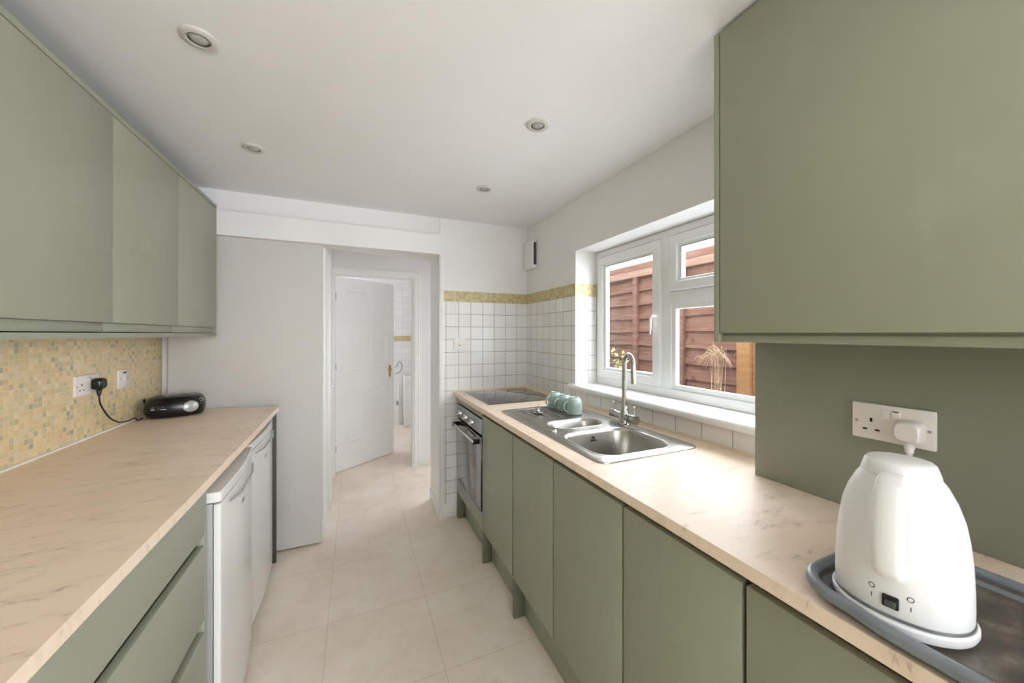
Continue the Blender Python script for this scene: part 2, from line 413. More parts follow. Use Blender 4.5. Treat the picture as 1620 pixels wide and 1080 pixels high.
st(B(0.60, 1.42, YF - 0.014, YF, 0, 0.085, 0.003).build('baseboard_lobby_far', 'white_gloss_paint'), 'low white skirting board on the lobby far wall')
st(B(0.556, 0.571, 2.66, 2.944, 0, 0.10, 0.003).build('baseboard_jamb', 'white_gloss_paint'), 'white skirting on the doorway jamb')
st(B(0.562, 0.571, YB, 2.932, 0, 1.93).build('trim_3', 'white_gloss_paint', smooth=False), 'white right jamb of the doorway')
st(MB().box(-0.205, -0.190, 2.68, 3.10, 0, 0.09, 0.003).build('baseboard_lobby_left', 'white_gloss_paint'), 'white skirting on the lobby left wall')
# left lobby frame: architrave and the edge of the opened-out lining
t4 = MB(); t4.box(-0.2, -0.172, 3.10, 3.314, 0, 1.96, 0.003); t4.box(-0.2, -0.184, 3.06, 3.10, 0, 1.99, 0.003)
st(t4.build('trim_4', 'white_gloss_paint'), 'white moulded frame on the lobby left wall')
t5 = MB(); t5.box(-0.2, -0.186, 2.745, 2.80, 0, 1.93, 0.003); t5.box(-0.2, -0.181, 2.76, 2.775, 0, 1.93, 0.003)
st(t5.build('trim_5', 'white_gloss_paint'), 'white beaded edge at the left of the doorway')
k_ = MB(); k_.box(-0.172, -0.164, 3.27, 3.30, 0.90, 0.925, 0.001); st(k_.build('trim_6', 'chrome'), 'small metal latch keep on the lobby frame')
fr = MB(); fr.box(-1.25, 1.5, 5.55, 5.65, 0, ZC); fr.box(-1.25, -1.13, 3.84, 4.5, 0, ZC); fr.box(-1.25, -1.13, 5.4, 5.65, 0, ZC); fr.box(-1.25, -1.13, 4.5, 5.4, 0, 1.0)
fr.box(-1.25, -1.13, 4.5, 5.4, 2.0, ZC); fr.box(1.4, 1.5, 3.84, 5.6, 0, ZC); fr.box(-1.25, -0.3, YF, YF + 0.1, 0, ZC)
fro = fr.build('wall_far_room', 'wall_paint', smooth=False); st(fro, 'walls of the room beyond the inner door')
B(-1.1, 1.4, 5.542, 5.551, 0, 2.15).build('tiling', 'tile_far_room', fro, smooth=False)
B(-1.1, 1.4, 5.538, 5.551, 1.238, 1.317).build('mosaic_band', 'mosaic_band_across', fro, smooth=False)['label'] = 'yellow mosaic border strip'
# track cover above the sliding panel, post at its right, and beads
pel = MB().box(XL, 0.561, 2.558, 2.598, 1.915, 2.056, 0.0015); st(pel.build('trim_7', 'wall_paint', smooth=False), 'boxed white track cover over the sliding panel')
st(MB().box(XL - 0.1, 0.575, 2.598, 2.632, 1.915, 2.056).build('trim_8', 'wall_paint', smooth=False), 'white backing of the track cover')
post = MB(); post.box(0.560, 0.568, 2.594, 2.64, 0, 1.915, 0.001); post.box(0.569, 0.592, 2.594, 2.617, 0, 1.915, 0.0015)
st(post.build('trim_9', 'white_gloss_paint'), 'narrow white post closing the doorway on the right')
st(B(XW - 0.012, XW - 0.006, 0.70, YB - 0.006, ZW, ZW + 0.008).build('trim_10', 'bead_cream'), 'cream sealant bead behind the right worktop')
st(B(0.667, XW - 0.006, YB - 0.014, YB - 0.006, ZW, ZW + 0.01).build('trim_11', 'bead_cream'), 'cream sealant bead at the cooker end of the worktop')
st(B(XL, XL + 0.008, -0.6, 2.59, ZW, ZW + 0.007).build('trim_12', 'bead_white'), 'white sealant bead under the mosaic')

# window sill with a rounded nose
def sill():
    m = MB(); prof = [(1.45, 1.030), (1.262, 1.030), (1.250, 1.027), (1.243, 1.019), (1.241, 1.010), (1.244, 1.001), (1.252, 0.996), (1.262, 0.994), (1.45, 0.994)]
    # nose along the whole run, horns stop at y 0.80
    m.loft([[(x, 0.785, z) for x, z in prof], [(x, 1.960, z) for x, z in prof]])
    o = m.build('windowsill', 'sill_white'); tag(o, 'deep white window sill board with a rounded nose under the window', 'windowsill')
    return o
sill()

# ------------------------------------------------------------------ window
def window():
    XF = 1.43; r = thing('window_1', (XF, 1.31, 1.03), None, None); tag(r, 'white plastic-framed kitchen window with three panes', None, None, 'structure')
    Y0, Y1, Z0, Z1 = RY0 - 0.002, RY1, 1.03, 1.866
    def ring(m, y0, y1, z0, z1, w, xa, xb, wb=None, ch=.003):
        wb = w if wb is None else wb
        def R(i, x, top=True):
            j = i * wb / w
            return [(x, y0 + i, z0 + j), (x, y1 - i, z0 + j), (x, y1 - i, z1 - i), (x, y0 + i, z1 - i)]
        sec = [R(0, xb), R(0, xa + ch), R(ch, xa), R(w - ch, xa), R(w, xa + ch), R(w, xb)]
        for k in range(4):
            m.loft([[q[k] for q in sec], [q[(k + 1) % 4] for q in sec]], False, False)
        for a in range(6):
            pass
    f = MB()
    ring(f, Y0, Y1, Z0, Z1, 0.036, XF, XF + 0.06, 0.044)
    f.box(XF + .0006, XF + 0.06, 1.313, 1.380, Z0 + .040, Z1 - .034, 0.003)
    f.box(XF + .0012, XF + 0.059, Y0 + .034, 1.316, 1.490, 1.554, 0.003)
    f.build('window_frame', 'upvc', r)
    bead = MB(); ring(bead, Y0 + 0.034, 1.314, 1.072, 1.492, .024, XF + .008, XF + .03)
    bead.build('glazing_bead', 'upvc', r)
    def sash(nm, y0, y1, z0, z1, w, lab):
        m = MB(); X = XF - 0.014; ring(m, y0, y1, z0, z1, w, X, XF + .04, None, .004)
        s = m.build('sash', 'upvc', r); s['label'] = lab
        b = MB(); g = 0.014; a0, a1, c0, c1 = y0 + w, y1 - w, z0 + w, z1 - w
        ring(b, a0 - .002, a1 + .002, c0 - .002, c1 + .002, g + .002, X + .012, XF + .03)
        b.build('glazing_bead', 'upvc', s)
        q = MB(); e = 0.0018
        q.box(X + 0.0115, X + 0.0135, a1 - g - e, a1 - g + 0.001, c0 + g, c1 - g); q.box(X + 0.0115, X + 0.0135, a0 + g, a1 - g, c1 - g - e, c1 - g + 0.001)
        q.build('gasket', 'dark_gap', s)
        B(XF + 0.008, XF + 0.014, a0 + g - 0.004, a1 - g + 0.004, c0 + g - 0.004, c1 - g + 0.004).build('pane', 'window_glass', s, smooth=False)
        e = 0.0016; q = MB()                                         # dark strips painting in the shadow line round the sash
        q.box(XF - 0.0012, XF + 0.001, y1, y1 + e, z0 - e, z1 + e); q.box(XF - 0.0012, XF + 0.001, y0, y1, z1, z1 + e)
        q.build('sash_shadow', 'dark_gap', s)
        return s
    s1 = sash('sash', 1.372, 1.880, 1.076, 1.825, 0.048, 'side-hung opening sash on the left')
    sash('sash', Y0 + 0.046, 1.312, 1.555, 1.825, 0.046, 'small top-hung sash at upper right')
    B(XF + 0.016, XF + 0.022, Y0 + 0.04, 1.29, 1.085, 1.48).build('pane', 'window_glass', r, smooth=False)
    h = MB(); hx = XF - 0.014
    h.box(hx - 0.010, hx, 1.377, 1.393, 1.38, 1.455, 0.004)
    h.tube([(hx - 0.008, 1.385, 1.435), (hx - 0.030, 1.388, 1.440), (hx - 0.038, 1.394, 1.425), (hx - 0.038, 1.397, 1.345)], [0.006, 0.007, 0.007, 0.005], 10)
    ho = h.build('handle', 'sill_white', s1); ho['label'] = 'white lever window handle'
window()

# ------------------------------------------------------------------ outside
gr = B(1.5, 12, -4, 9, -0.2, -0.12).build('ground', 'ground_gravel', smooth=False); st(gr, 'narrow ground outside the window')
def fence():
    XF = 2.40; r = thing('garden_fence', (XF, 1.8, -0.12), 'brown overlapping-board fence outside the kitchen window', 'fence')
    m = MB(); z = -0.12; k = 0
    while z < 1.86:
        h = 0.125; zz = z; j = random.uniform(-0.003, 0.003)
        rings = []
        for y in [0.2 + 0.12 * q for q in range(32)]:
            w = 0.004 * math.sin(y * 3.1 + k * 1.7) + 0.002 * math.sin(y * 11 + k)
            rings.append([(XF - 0.032 + j, y, zz + w), (XF - 0.004, y, zz + h + 0.012), (XF + 0.004, y, zz + h + 0.012), (XF - 0.016, y, zz + w)])
        m.loft(rings); z += h - 0.0015; k += 1
    m.build('boards', 'fence_wood', r, smooth=False)
    for y in (3.3, 2.565, 2.062, 1.1): B(XF - 0.055, XF - 0.014, y - 0.026, y + 0.028, -0.12, 1.862, 0.003).build('batten', 'fence_wood', r)
    B(XF - 0.06, XF + 0.03, 0.2, 3.92, 1.862, 1.920, 0.004).build('capping', 'fence_cap_wood', r)['label'] = 'paler top rail'
    B(XF - 0.052, XF + 0.03, 0.2, 3.92, -0.12, 0.86, 0.004).build('gravel_board', 'fence_wood', r)
fence()
tp = MB(); tp.box(2.275, 2.335, 1.475, 1.560, 0.95, 1.55, 0.003); tp.box(2.30, 2.335, 1.415, 1.475, 0.935, 1.55, 0.003)
tpo = tp.build('timber_post', 'new_timber'); tag(tpo, 'new orange timber post against the brown fence at the right of the window', 'post')
tb = MB(); tb.box(2.262, 2.342, 1.40, 1.57, -0.12, 0.93, 0.003); tag(tb.build('fence_post', 'fence_wood'), 'dark brown post base below the new orange timber', 'post')
rf = MB(); rf.prism([(2.75, 0.0), (3.9, 0.0), (3.9, 4.2), (2.75, 4.2)], 1.99, 2.055); ro = thing('shed', (3.3, 2.1, -0.12), 'dark felt roof edge of a shed showing above the fence', 'shed')
rf.build('roof', 'felt_dark', ro, smooth=False); B(2.9, 3.85, 0.1, 4.1, -0.12, 1.995).build('wall', 'fence_wood', ro, smooth=False)
for zz, xx, lb in ((2.33, 3.0, 'upper'), (2.20, 3.0, 'lower')):
    m = MB(); m.tube([(xx, -1 + 0.6 * i, zz - 0.02 * math.sin(i * 0.31)) for i in range(14)], 0.004, 6)
    tag(m.build('overhead_cable', 'cable_grey'), lb + ' thin grey cable crossing the white sky above the fence', 'cable')
def shrub():
    r = thing('shrub', (2.15, 2.72, -0.12), 'small yellow-green leafy shrub at the lower left corner of the window', 'shrub')
    m = MB(); st_ = MB()
    for i in range(9):
        a = random.uniform(0, 2 * PI); h = random.uniform(1.1, 1.42); e = (2.15 + 0.12 * math.cos(a), 2.72 + 0.13 * math.sin(a), h - 0.12)
        st_.tube([(2.15, 2.72, -0.12), (2.15 + 0.05 * math.cos(a), 2.72 + 0.05 * math.sin(a), 0.6), e], [0.008, 0.005, 0.002], 6)
        for k in range(46):
            t = random.uniform(0.45, 1.0); b = Vector((2.15 + 0.12 * t * math.cos(a), 2.72 + 0.13 * t * math.sin(a), -0.12 + h * t))
            b += Vector((random.gauss(0, .03), random.gauss(0, .03), random.gauss(0, .03)))
            u = Vector((random.gauss(0, 1), random.gauss(0, 1), random.gauss(0, .6))).normalized(); w = u.orthogonal().normalized(); L = random.uniform(.03, .055)
            q = [m.bm.verts.new(p) for p in (b, b + u * L * .5 + w * L * .3, b + u * L, b + u * L * .5 - w * L * .3)]
            m.bm.faces.new(q)
    st_.build('stem', 'stem_brown', r); f = m.build('foliage', 'leaf_green', r, smooth=False, doubles=False); f['kind'] = 'stuff'
shrub()
def grass():
    m = MB()
    for i in range(46):
        y = 1.72 + random.gauss(0, .03); a = random.uniform(-1, 1); L = random.uniform(.1, .28)
        p0 = Vector((2.30 + random.gauss(0, .012), y, 1.2 + random.gauss(0, .02)))
        pts = [p0 + Vector((-0.02 * t, a * L * t * 0.55, 0.10 * t - 0.20 * abs(a) * t * t)) for t in (0, .35, .7, 1)]
        m.tube(pts, [0.0022, 0.002, 0.0015, 0.0004], 4)
    for i in range(14):
        y = 1.70 + random.gauss(0, .03)
        m.tube([(2.30, y, -0.12), (2.30, y + random.gauss(0, .01), 0.7), (2.30, y + random.gauss(0, .02), 1.25)], [0.002, 0.002, 0.001], 4)
    o = m.build('dry_grass', 'straw', doubles=False); tag(o, 'tuft of dry straw-coloured grass in front of the fence', 'grass', None, 'stuff')
grass()

# ------------------------------------------------------------------ right base units
XD = 0.687; ZT = ZW - 0.0275
def base_unit(y1, y0, label, leg=False, zb=0.187, zt=0.864, out=0.0, doorlabel=None):
    r = thing('base_cabinet', (0.98, (y0 + y1) / 2, 0), label, 'cabinet', 'green base cabinets under the right worktop')
    t = 0.017
    c = MB(); c.box(XD + 0.019, 1.25, y1 - t, y1 - 0.001, zb, 0.765); c.box(XD + 0.019, 1.25, y0 + 0.001, y0 + t, zb, 0.765)
    c.box(XD + 0.019, 1.25, y0 + t, y1 - t, zb, zb + t); c.box(1.235, 1.25, y0 + t, y1 - t, zb + t, 0.765)
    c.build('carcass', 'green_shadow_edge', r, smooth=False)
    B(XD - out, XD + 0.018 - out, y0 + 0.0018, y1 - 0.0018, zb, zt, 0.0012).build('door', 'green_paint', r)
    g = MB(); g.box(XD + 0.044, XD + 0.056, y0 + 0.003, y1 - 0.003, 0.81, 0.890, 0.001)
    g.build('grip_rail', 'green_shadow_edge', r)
    return r
base_unit(2.012, 1.573, 'green base cabinet directly right of the oven')
base_unit(1.565, 1.187, 'green base cabinet below the small sink bowl, second right of the oven')
base_unit(1.183, 0.801, 'green base cabinet below the large sink bowl')
base_unit(0.797, 0.459, 'green base cabinet right of the large sink bowl, below clear worktop')
base_unit(0.453, -0.15, 'green base cabinet at the bottom right corner below the kettle')
base_unit(-0.154, -0.75, 'green base cabinet behind the viewpoint under the end of the right worktop')
for (y0, y1, lab) in ((2.556, 2.574, 'green leg panel left of the oven against the tiles'), (1.995, 2.0125, 'green leg panel between oven and first cabinet'),
                      (1.548, 1.5655, 'green leg panel between first and second cabinets')):
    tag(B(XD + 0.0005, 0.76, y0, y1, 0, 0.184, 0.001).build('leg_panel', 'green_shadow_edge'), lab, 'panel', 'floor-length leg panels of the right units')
for (y0, y1, lab) in ((2.014, 2.555, 'green plinth board under the oven'), (1.567, 1.994, 'green plinth board under the first cabinet'), (-0.75, 1.547, 'long green plinth board under the sink cabinets')):
    tag(B(0.742, 0.756, y0, y1, 0, 0.182, 0.001).build('plinth', 'green_paint'), lab, 'plinth', 'recessed plinths of the right units')

# oven housing + oven
def oven():
    r = thing('oven_housing', (0.98, 2.29, 0), 'green cabinet housing the built-in oven', 'cabinet')
    c = MB(); c.box(XD, 1.25, 2.558, 2.575, 0.19, 0.885, 0.001); c.box(XD + 0.019, 1.25, 2.0145, 2.031, 0.19, 0.885)
    c.box(XD + 0.019, 1.25, 2.031, 2.558, 0.19, 0.21)
    c.build('carcass', 'green_paint', r)
    B(XD, XD + 0.018, 2.018, 2.558, 0.849, 0.888, 0.001).build('top_rail', 'green_paint', r)
    B(XD, XD + 0.018, 2.016, 2.557, 0.188, 0.270, 0.001).build('bottom_panel', 'green_paint', r)
    v = thing('oven', (0.95, 2.29, 0.275), 'built-in electric oven with steel control panel and glass door', 'oven')
    B(XD + 0.02, 1.2, 2.034, 2.555, 0.275, 0.845).build('body', 'dark_gap', v, smooth=False)
    p = B(XD - 0.004, XD + 0.02, 2.024, 2.556, 0.748, 0.838, 0.001).build('control_panel', 'oven_steel', v)
    for y in (2.463, 2.323, 2.183):
        k = MB(); k.lathe([(0.0005, -0.026), (0.016, -0.026), (0.0185, -0.023), (0.0195, -0.004), (0.021, 0.0)], (XD - 0.004, y, 0.789), 28, 'x')
        ko = k.build('knob', 'chrome', v)
        B(XD - 0.032, XD - 0.029, y - 0.0018, y + 0.0018, 0.792, 0.805).build('pointer', 'dark_gap', ko, smooth=False)
    d = B(XD - 0.004, XD + 0.02, 2.024, 2.556, 0.292, 0.732, 0.0015).build('door', 'black_glass', v)
    m = MB(); m.box(XD - 0.0055, XD - 0.0035, 2.026, 2.115, 0.300, 0.700); m.box(XD - 0.0055, XD - 0.0035, 2.026, 2.115, 0.70, 0.726)
    m.build('edge_strip', 'oven_steel', d)['label'] = 'reflective steel side strip of the oven door'
    B(XD - 0.005, XD + 0.015, 2.020, 2.556, 0.274, 0.291, 0.001).build('lower_trim', 'oven_steel', v)
    h = MB(); h.box(XD - 0.052, XD - 0.036, 2.045, 2.535, 0.700, 0.714, 0.005); ho = h.build('handle', 'chrome', d)
    for ya in (2.045, 2.518): B(XD - 0.049, XD - 0.003, ya, ya + .017, 0.688, 0.716, 0.003).build('bracket', 'black_plastic', ho)
    return v
oven()

# right worktop with sink cut-out
SX0, SX1, SY0, SY1 = 0.735, 1.185, 0.955, 1.845
w = MB(); cx0, cx1, cy0, cy1 = SX0 + 0.02, SX1 - 0.02, SY0 + 0.02, SY1 - 0.02
XF_ = 0.6645
poly_o = [(XF_, -0.75), (XW - 0.006, -0.75), (XW - 0.006, YB - 0.006), (XF_, YB - 0.006)]
def holed(m, outer, holes, z0, z1):
    for z in (z0, z1):
        b = bmesh.new(); es = []
        for lp in [outer] + holes:
            vs = [b.verts.new((x, y, z)) for x, y in lp]
            es += [b.edges.new((vs[i], vs[(i + 1) % len(vs)])) for i in range(len(vs))]
        bmesh.ops.triangle_fill(b, use_beauty=True, edges=es)
        m.merge(b)
    for lp in [outer] + holes:
        m.loft([[(x, y, z0) for x, y in lp], [(x, y, z1) for x, y in lp]], False, False)
holed(w, poly_o, [[(cx0, cy0), (cx1, cy0), (cx1, cy1), (cx0, cy1)]], ZT, ZW)
wt = w.build('worktop', 'worktop_laminate', smooth=False, bev=0.0012)
tag(wt, 'long pale stone-look worktop on the right holding sink, hob and kettle', 'worktop')

# hob
h = thing('hob', (0.98, 2.30, ZW), 'black glass electric hob set flush in the worktop above the oven', 'hob')
m = MB(); m.loft([rrect(0.735, 1.225, 2.025, 2.565, 0.006, ZW - 0.0005, 3), rrect(0.735, 1.225, 2.025, 2.565, 0.006, ZW + 0.004, 3), rrect(0.737, 1.223, 2.027, 2.563, 0.006, ZW + 0.0052, 3)])
m.build('glass_top', 'hob_glass', h)
for (x, y, r_) in ((0.86, 2.16, .07), (1.10, 2.17, .085), (0.86, 2.42, .085), (1.10, 2.43, .07)):
    q = MB(); n = 40
    q.loft([[(x + a * math.cos(2 * PI * k / n), y + a * math.sin(2 * PI * k / n), ZW + z) for k in range(n)] for a, z in ((r_, .0053), (r_ + .0014, .0053), (r_ + .0014, .0056), (r_, .0056))], closed=True)
    q.build('cooking_zone_ring', 'dark_filler', h)

# sink
def sink():
    r = thing('kitchen_sink', (0.96, 1.40, ZW), 'stainless steel inset sink with one and a half bowls and a drainer', 'sink')
    zs = ZW + 0.0045
    big = rrect(0.775, 1.115, 0.995, 1.295, 0.075, zs, 8); half = rrect(0.815, 1.085, 1.362, 1.505, 0.066, zs, 8)
    out = rrect(SX0, SX1, SY0, SY1, 0.035, zs, 6)
    m = MB(); b = bmesh.new(); es = []
    for lp in (out, big, half):
        vs = [b.verts.new(p) for p in lp]; es += [b.edges.new((vs[i], vs[(i + 1) % len(vs)])) for i in range(len(vs))]
    bmesh.ops.triangle_fill(b, use_beauty=True, edges=es); m.merge(b)
    m.loft([out, rrect(SX0 - 0.003, SX1 + 0.003, SY0 - 0.003, SY1 + 0.003, 0.038, zs - 0.0015, 6), rrect(SX0 - 0.004, SX1 + 0.004, SY0 - 0.004, SY1 + 0.004, 0.039, ZW - 0.0005, 6)], False, False)
    s = m.build('sink_top', 'sink_steel', r)
    def bowl(x0, x1, y0, y1, rr, dep, nm, lab):
        m = MB(); R = [rrect(x0, x1, y0, y1, rr, zs, 8), rrect(x0 + .004, x1 - .004, y0 + .004, y1 - .004, rr, zs - .003, 8), rrect(x0 + .007, x1 - .007, y0 + .007, y1 - .007, rr, zs - .012, 8)]
        for k in range(7):
            a = PI / 2 * k / 6; ins = .018 + .03 * (1 - math.cos(a)); z = zs - dep + .03 * (1 - math.sin(a))
            R.append(rrect(x0 + ins, x1 - ins, y0 + ins, y1 - ins, max(rr - ins * 0.6, .01), z, 8))
        cxm, cym = (x0 + x1) / 2, (y0 + y1) / 2
        R.append(rrect(cxm - .02, cxm + .02, cym - .02, cym + .02, .0195, zs - dep - .003, 8))
        m.loft(R, False, True); o = m.build('bowl', 'sink_steel', r); o['label'] = lab
        return o, cxm, cym
    bo, bx_, by_ = bowl(0.775, 1.115, 0.995, 1.295, 0.075, 0.145, 'bowl', 'large sink bowl')
    ho, hx_, hy_ = bowl(0.815, 1.085, 1.362, 1.505, 0.066, 0.085, 'bowl', 'small half bowl')
    for o, x, y, z in ((bo, bx_, by_, zs - .146), (ho, hx_, hy_, zs - .086)):
        m = MB(); m.lathe([(0.001, 0.0), (0.022, 0.0), (0.032, 0.0015), (0.034, 0.003), (0.036, 0.0)], (x, y, z), 24); m.build('drain', 'chrome', o)
    m = MB()                                                            # overflow holes on the far side wall of the big bowl
    for k in range(3):
        a = PI / 2 + k * 2 * PI / 3
        m.lathe([(0.0005, 0), (0.0045, 0), (0.0045, .001), (0.0005, .001)], (0.945 + 0.0085 * math.cos(a), 1.2815, 0.890 + 0.0085 * math.sin(a)), 10, 'y', 1.5)
    m.build('overflow_hole', 'dark_gap', bo)
    rb = MB()                                                           # raised lips and drainer ribs pressed in the steel
    def lip(loop, rad):
        rb.tube(loop, rad, 8, closed=True, flat=0.5)
    lip(rrect(0.771, 1.119, 0.991, 1.299, 0.079, zs, 8), 0.004); lip(rrect(0.811, 1.089, 1.358, 1.509, 0.070, zs, 8), 0.004)
    for i in range(7):
        x = 0.785 + i * 0.06
        rb.tube([(x, 1.56, zs - .001), (x, 1.58, zs + .001), (x, 1.78, zs + .001), (x, 1.80, zs - .001)], [0.002, 0.0055, 0.0055, 0.002], 8, flat=0.45)
    rb.tube([(0.765, 1.815, zs), (1.155, 1.815, zs)], 0.003, 8, flat=.5); rb.tube([(0.755, 1.53, zs), (0.755, 1.815, zs)], 0.003, 8, flat=.5)
    rb.build('drainer_ribs', 'sink_steel', r)
    kn = MB(); kn.lathe([(0.001, .007), (.011, .007), (.0145, .005), (.016, .002), (.0165, 0)], (0.79, 1.362, zs), 24); kn.build('waste_knob', 'chrome', r)['label'] = 'small chrome pop-up waste button'
sink()
def plug():
    m = MB(); x, y, z = 0.890, 1.692, ZW + 0.007
    m.lathe([(.001, 0), (.026, 0), (.030, .003), (.0305, .006), (.022, .010), (.016, .012), (.015, .017), (.021, .019), (.021, .022), (.006, .024), (.0035, .026), (.0028, .045), (.001, .046)], (x, y, z), 28)
    tag(m.build('basket_strainer', 'chrome'), 'chrome sink strainer with upright stem on the drainer', 'sink strainer')
plug()
# mixer tap
def tap():
    x, y, z = 1.150, 1.325, ZW + 0.0045
    r = thing('mixer_tap', (x, y, z), 'tall brushed steel swan-neck mixer tap behind the sink bowls', 'tap')
    m = MB(); m.lathe([(.001, 0), (.029, 0), (.029, .004), (.024, .007), (.0225, .010), (.0225, .05), (.019, .056), (.017, .075), (.015, .082), (.0125, .088), (.001, .089)], (x, y, z), 32)
    m.build('body', 'brushed_nickel', r)
    p = []; R = 0.040; top = z + 0.285
    d = Vector((-0.25, -1.0, 0)).normalized()                        # spout turns towards the near bowl
    p += [Vector((x, y, z + .07)), Vector((x, y, z + .15)), Vector((x, y, top))]
    for k in range(1, 15):
        a = PI * k / 14; p.append(Vector((x, y, top)) + d * R * (1 - math.cos(a)) + Vector((0, 0, R * math.sin(a))))
    e = p[-1]; p += [e + d * .004 + Vector((0, 0, -.04)), e + d * .008 + Vector((0, 0, -.085))]
    m = MB(); m.tube(p, [.0125, .0115] + [.0108] * (len(p) - 4) + [.0112, .0118], 20); m.build('spout', 'brushed_nickel', r)
    m = MB(); m.tube([(x + .004, y + .070, z + .036), (x, y, z + .036), (x - .004, y - .045, z + .036)], .017, 20)
    m.build('cross_body', 'brushed_nickel', r)
    for s, L in ((1, .062), (-1, .052)):
        a = (x + .004 * s, y + L * s, z + .036); b = (x + .004 * s, y + (L + .030) * s, z + .036)
        m = MB(); m.tube([a, ((a[0] + b[0]) / 2, (a[1] + b[1]) / 2, a[2]), b], [.019, .0205, .0205], 24)
        hd_ = m.build('valve_handle', 'brushed_nickel', r)
        m = MB(); yy = y + (L + .014) * s; m.tube([(x, yy, z + .05), (x, yy, z + .083), (x, yy, z + .085), (x, yy, z + .0935)], [.0045, .0045, .0065, .0065], 12)
        m.build('lever_pin', 'chrome', hd_)
tap()
# mugs, upside down on the drainer
def mugs():
    c0 = (1.058, 1.603)
    def mug(label):
        r = thing('mug', (0, 0, 0), label, 'mug', 'upturned mugs on the drainer')
        m = MB(); m.lathe([(.0005, .012), (.034, .012), (.0365, .004), (.0372, 0), (.040, 0), (.0405, .003), (.0408, .040), (.0402, .058), (.037, .072), (.030, .0805), (.025, .083), (.0245, .087), (.022, .087), (.0215, .0835), (.0005, .0825)], (0, 0, 0), 40)
        m.build('body', 'mug_glaze', r)
        q = MB(); q.tube([(0.038 * -1 + .002, 0, .018), (-.050, 0, .016), (-.062, 0, .024), (-.066, 0, .038), (-.062, 0, .052), (-.050, 0, .063), (-.036, 0, .066)], [.006, .0055, .005, .005, .005, .0055, .006], 10, flat=0.8)
        q.build('handle', 'mug_glaze', r)
        return r
    labs = ['pale green upturned mug nearest the tap, the right of three on the drainer', 'pale green upturned mug in the middle of the three on the drainer', 'pale green upturned mug nearest the hob, the left of three on the drainer']
    first = None
    for i, lb in enumerate(labs):
        if i == 0: o = first = mug(lb)
        else:
            o = first.copy(); COL.objects.link(o); o['label'] = lb
            for ch in list(first.children):
                c = ch.copy(); COL.objects.link(c); c.parent = o
        o.location = (c0[0] - 0.004 * i, c0[1] + 0.092 * i, ZW + 0.0075); o.rotation_euler = (0, 0, math.radians((2, 6, 10)[i]))
mugs()

# ------------------------------------------------------------------ sockets and switches
def screw(r, c, ax):
    m = MB(); m.lathe([(.0004, 0), (.003, 0), (.003, .0009), (.0004, .0009)], c, 12, ax); m.build('screw', 'oven_steel', r)
def double_socket(x, s, y0, y1, z0, z1, label, flip=1):
    """plate on a wall facing s along x; flip = direction in y of the empty outlet"""
    r = thing('double_socket', (x, (y0 + y1) / 2, z0), label, 'socket')
    xa, xb = (x, x + s * .009)
    B(xa, xb, y0, y1, z0, z1, .0025).build('plate', 'white_plastic', r)
    cy = (y0 + y1) / 2; h = z1 - z0; w = y1 - y0
    for q in (1, -1):
        yc = cy + q * w * .245; m = MB(); xf = x + s * .0092
        for dy, dz, a, b in ((0, .012, .0022, .0045), (-.011, -.010, .004, .0018), (.011, -.010, .004, .0018)):
            m.box(xf - .0004, xf + .0004, yc + dy - a, yc + dy + a, z0 + h * .40 + dz - b, z0 + h * .40 + dz + b)
        m.build('outlet', 'dark_gap', r, smooth=False)
        k = MB(); ys = cy + q * .0085
        k.box(x + s * .008, x + s * .0115, ys - .0068, ys + .0068, z0 + h * .62, z0 + h * .88, .001); ro_ = k.build('rocker', 'white_plastic', r)
        B(x + s * .0113, x + s * .0119, ys - .005, ys + .005, z0 + h * .84, z0 + h * .87).build('indicator', 'red_neon' if q == -flip else 'white_plastic', ro_, smooth=False)
    for q in (1, -1): screw(r, (x + s * .009 - (0.0009 if s < 0 else 0), cy + q * w * .435, z0 + h * .48), 'x')
    return r
double_socket(1.11, -1, 0.330, 0.467, 1.101, 1.184, 'white double wall socket on the green splashback above the kettle')
double_socket(XL, 1, 1.949, 2.090, 1.100, 1.180, 'white double wall socket on the yellow mosaic', -1)
r = thing('fused_switch', (XL, 2.27, 1.092), 'single white switch plate with a red neon on the yellow mosaic', 'switch')
B(XL, XL + .009, 2.229, 2.313, 1.094, 1.180, .0025).build('plate', 'white_plastic', r)
B(XL + .0088, XL + .0098, 2.262, 2.288, 1.161, 1.169, .0003).build('neon', 'red_neon', r)
B(XL + .008, XL + .012, 2.268, 2.284, 1.126, 1.150, .001).build('rocker', 'white_plastic', r)
for y in (2.242, 2.300): screw(r, (XL + .009, y, 1.137), 'x')
r = thing('cooker_switch', (0.71, YB - .006, 1.228), 'single white switch plate on the white tiles beside the doorway', 'switch')
B(0.668, 0.754, YB - .016, YB - .006, 1.228, 1.315, .0025).build('plate', 'white_plastic', r)
B(0.702, 0.722, YB - .020, YB - .015, 1.256, 1.286, .001).build('rocker', 'white_plastic', r)
B(0.703, 0.721, YB - .0206, YB - .0198, 1.258, 1.262, .0002).build('shadow_line', 'dark_filler', r)
for x in (0.680, 0.742): screw(r, (x, YB - .0169, 1.271), 'y')

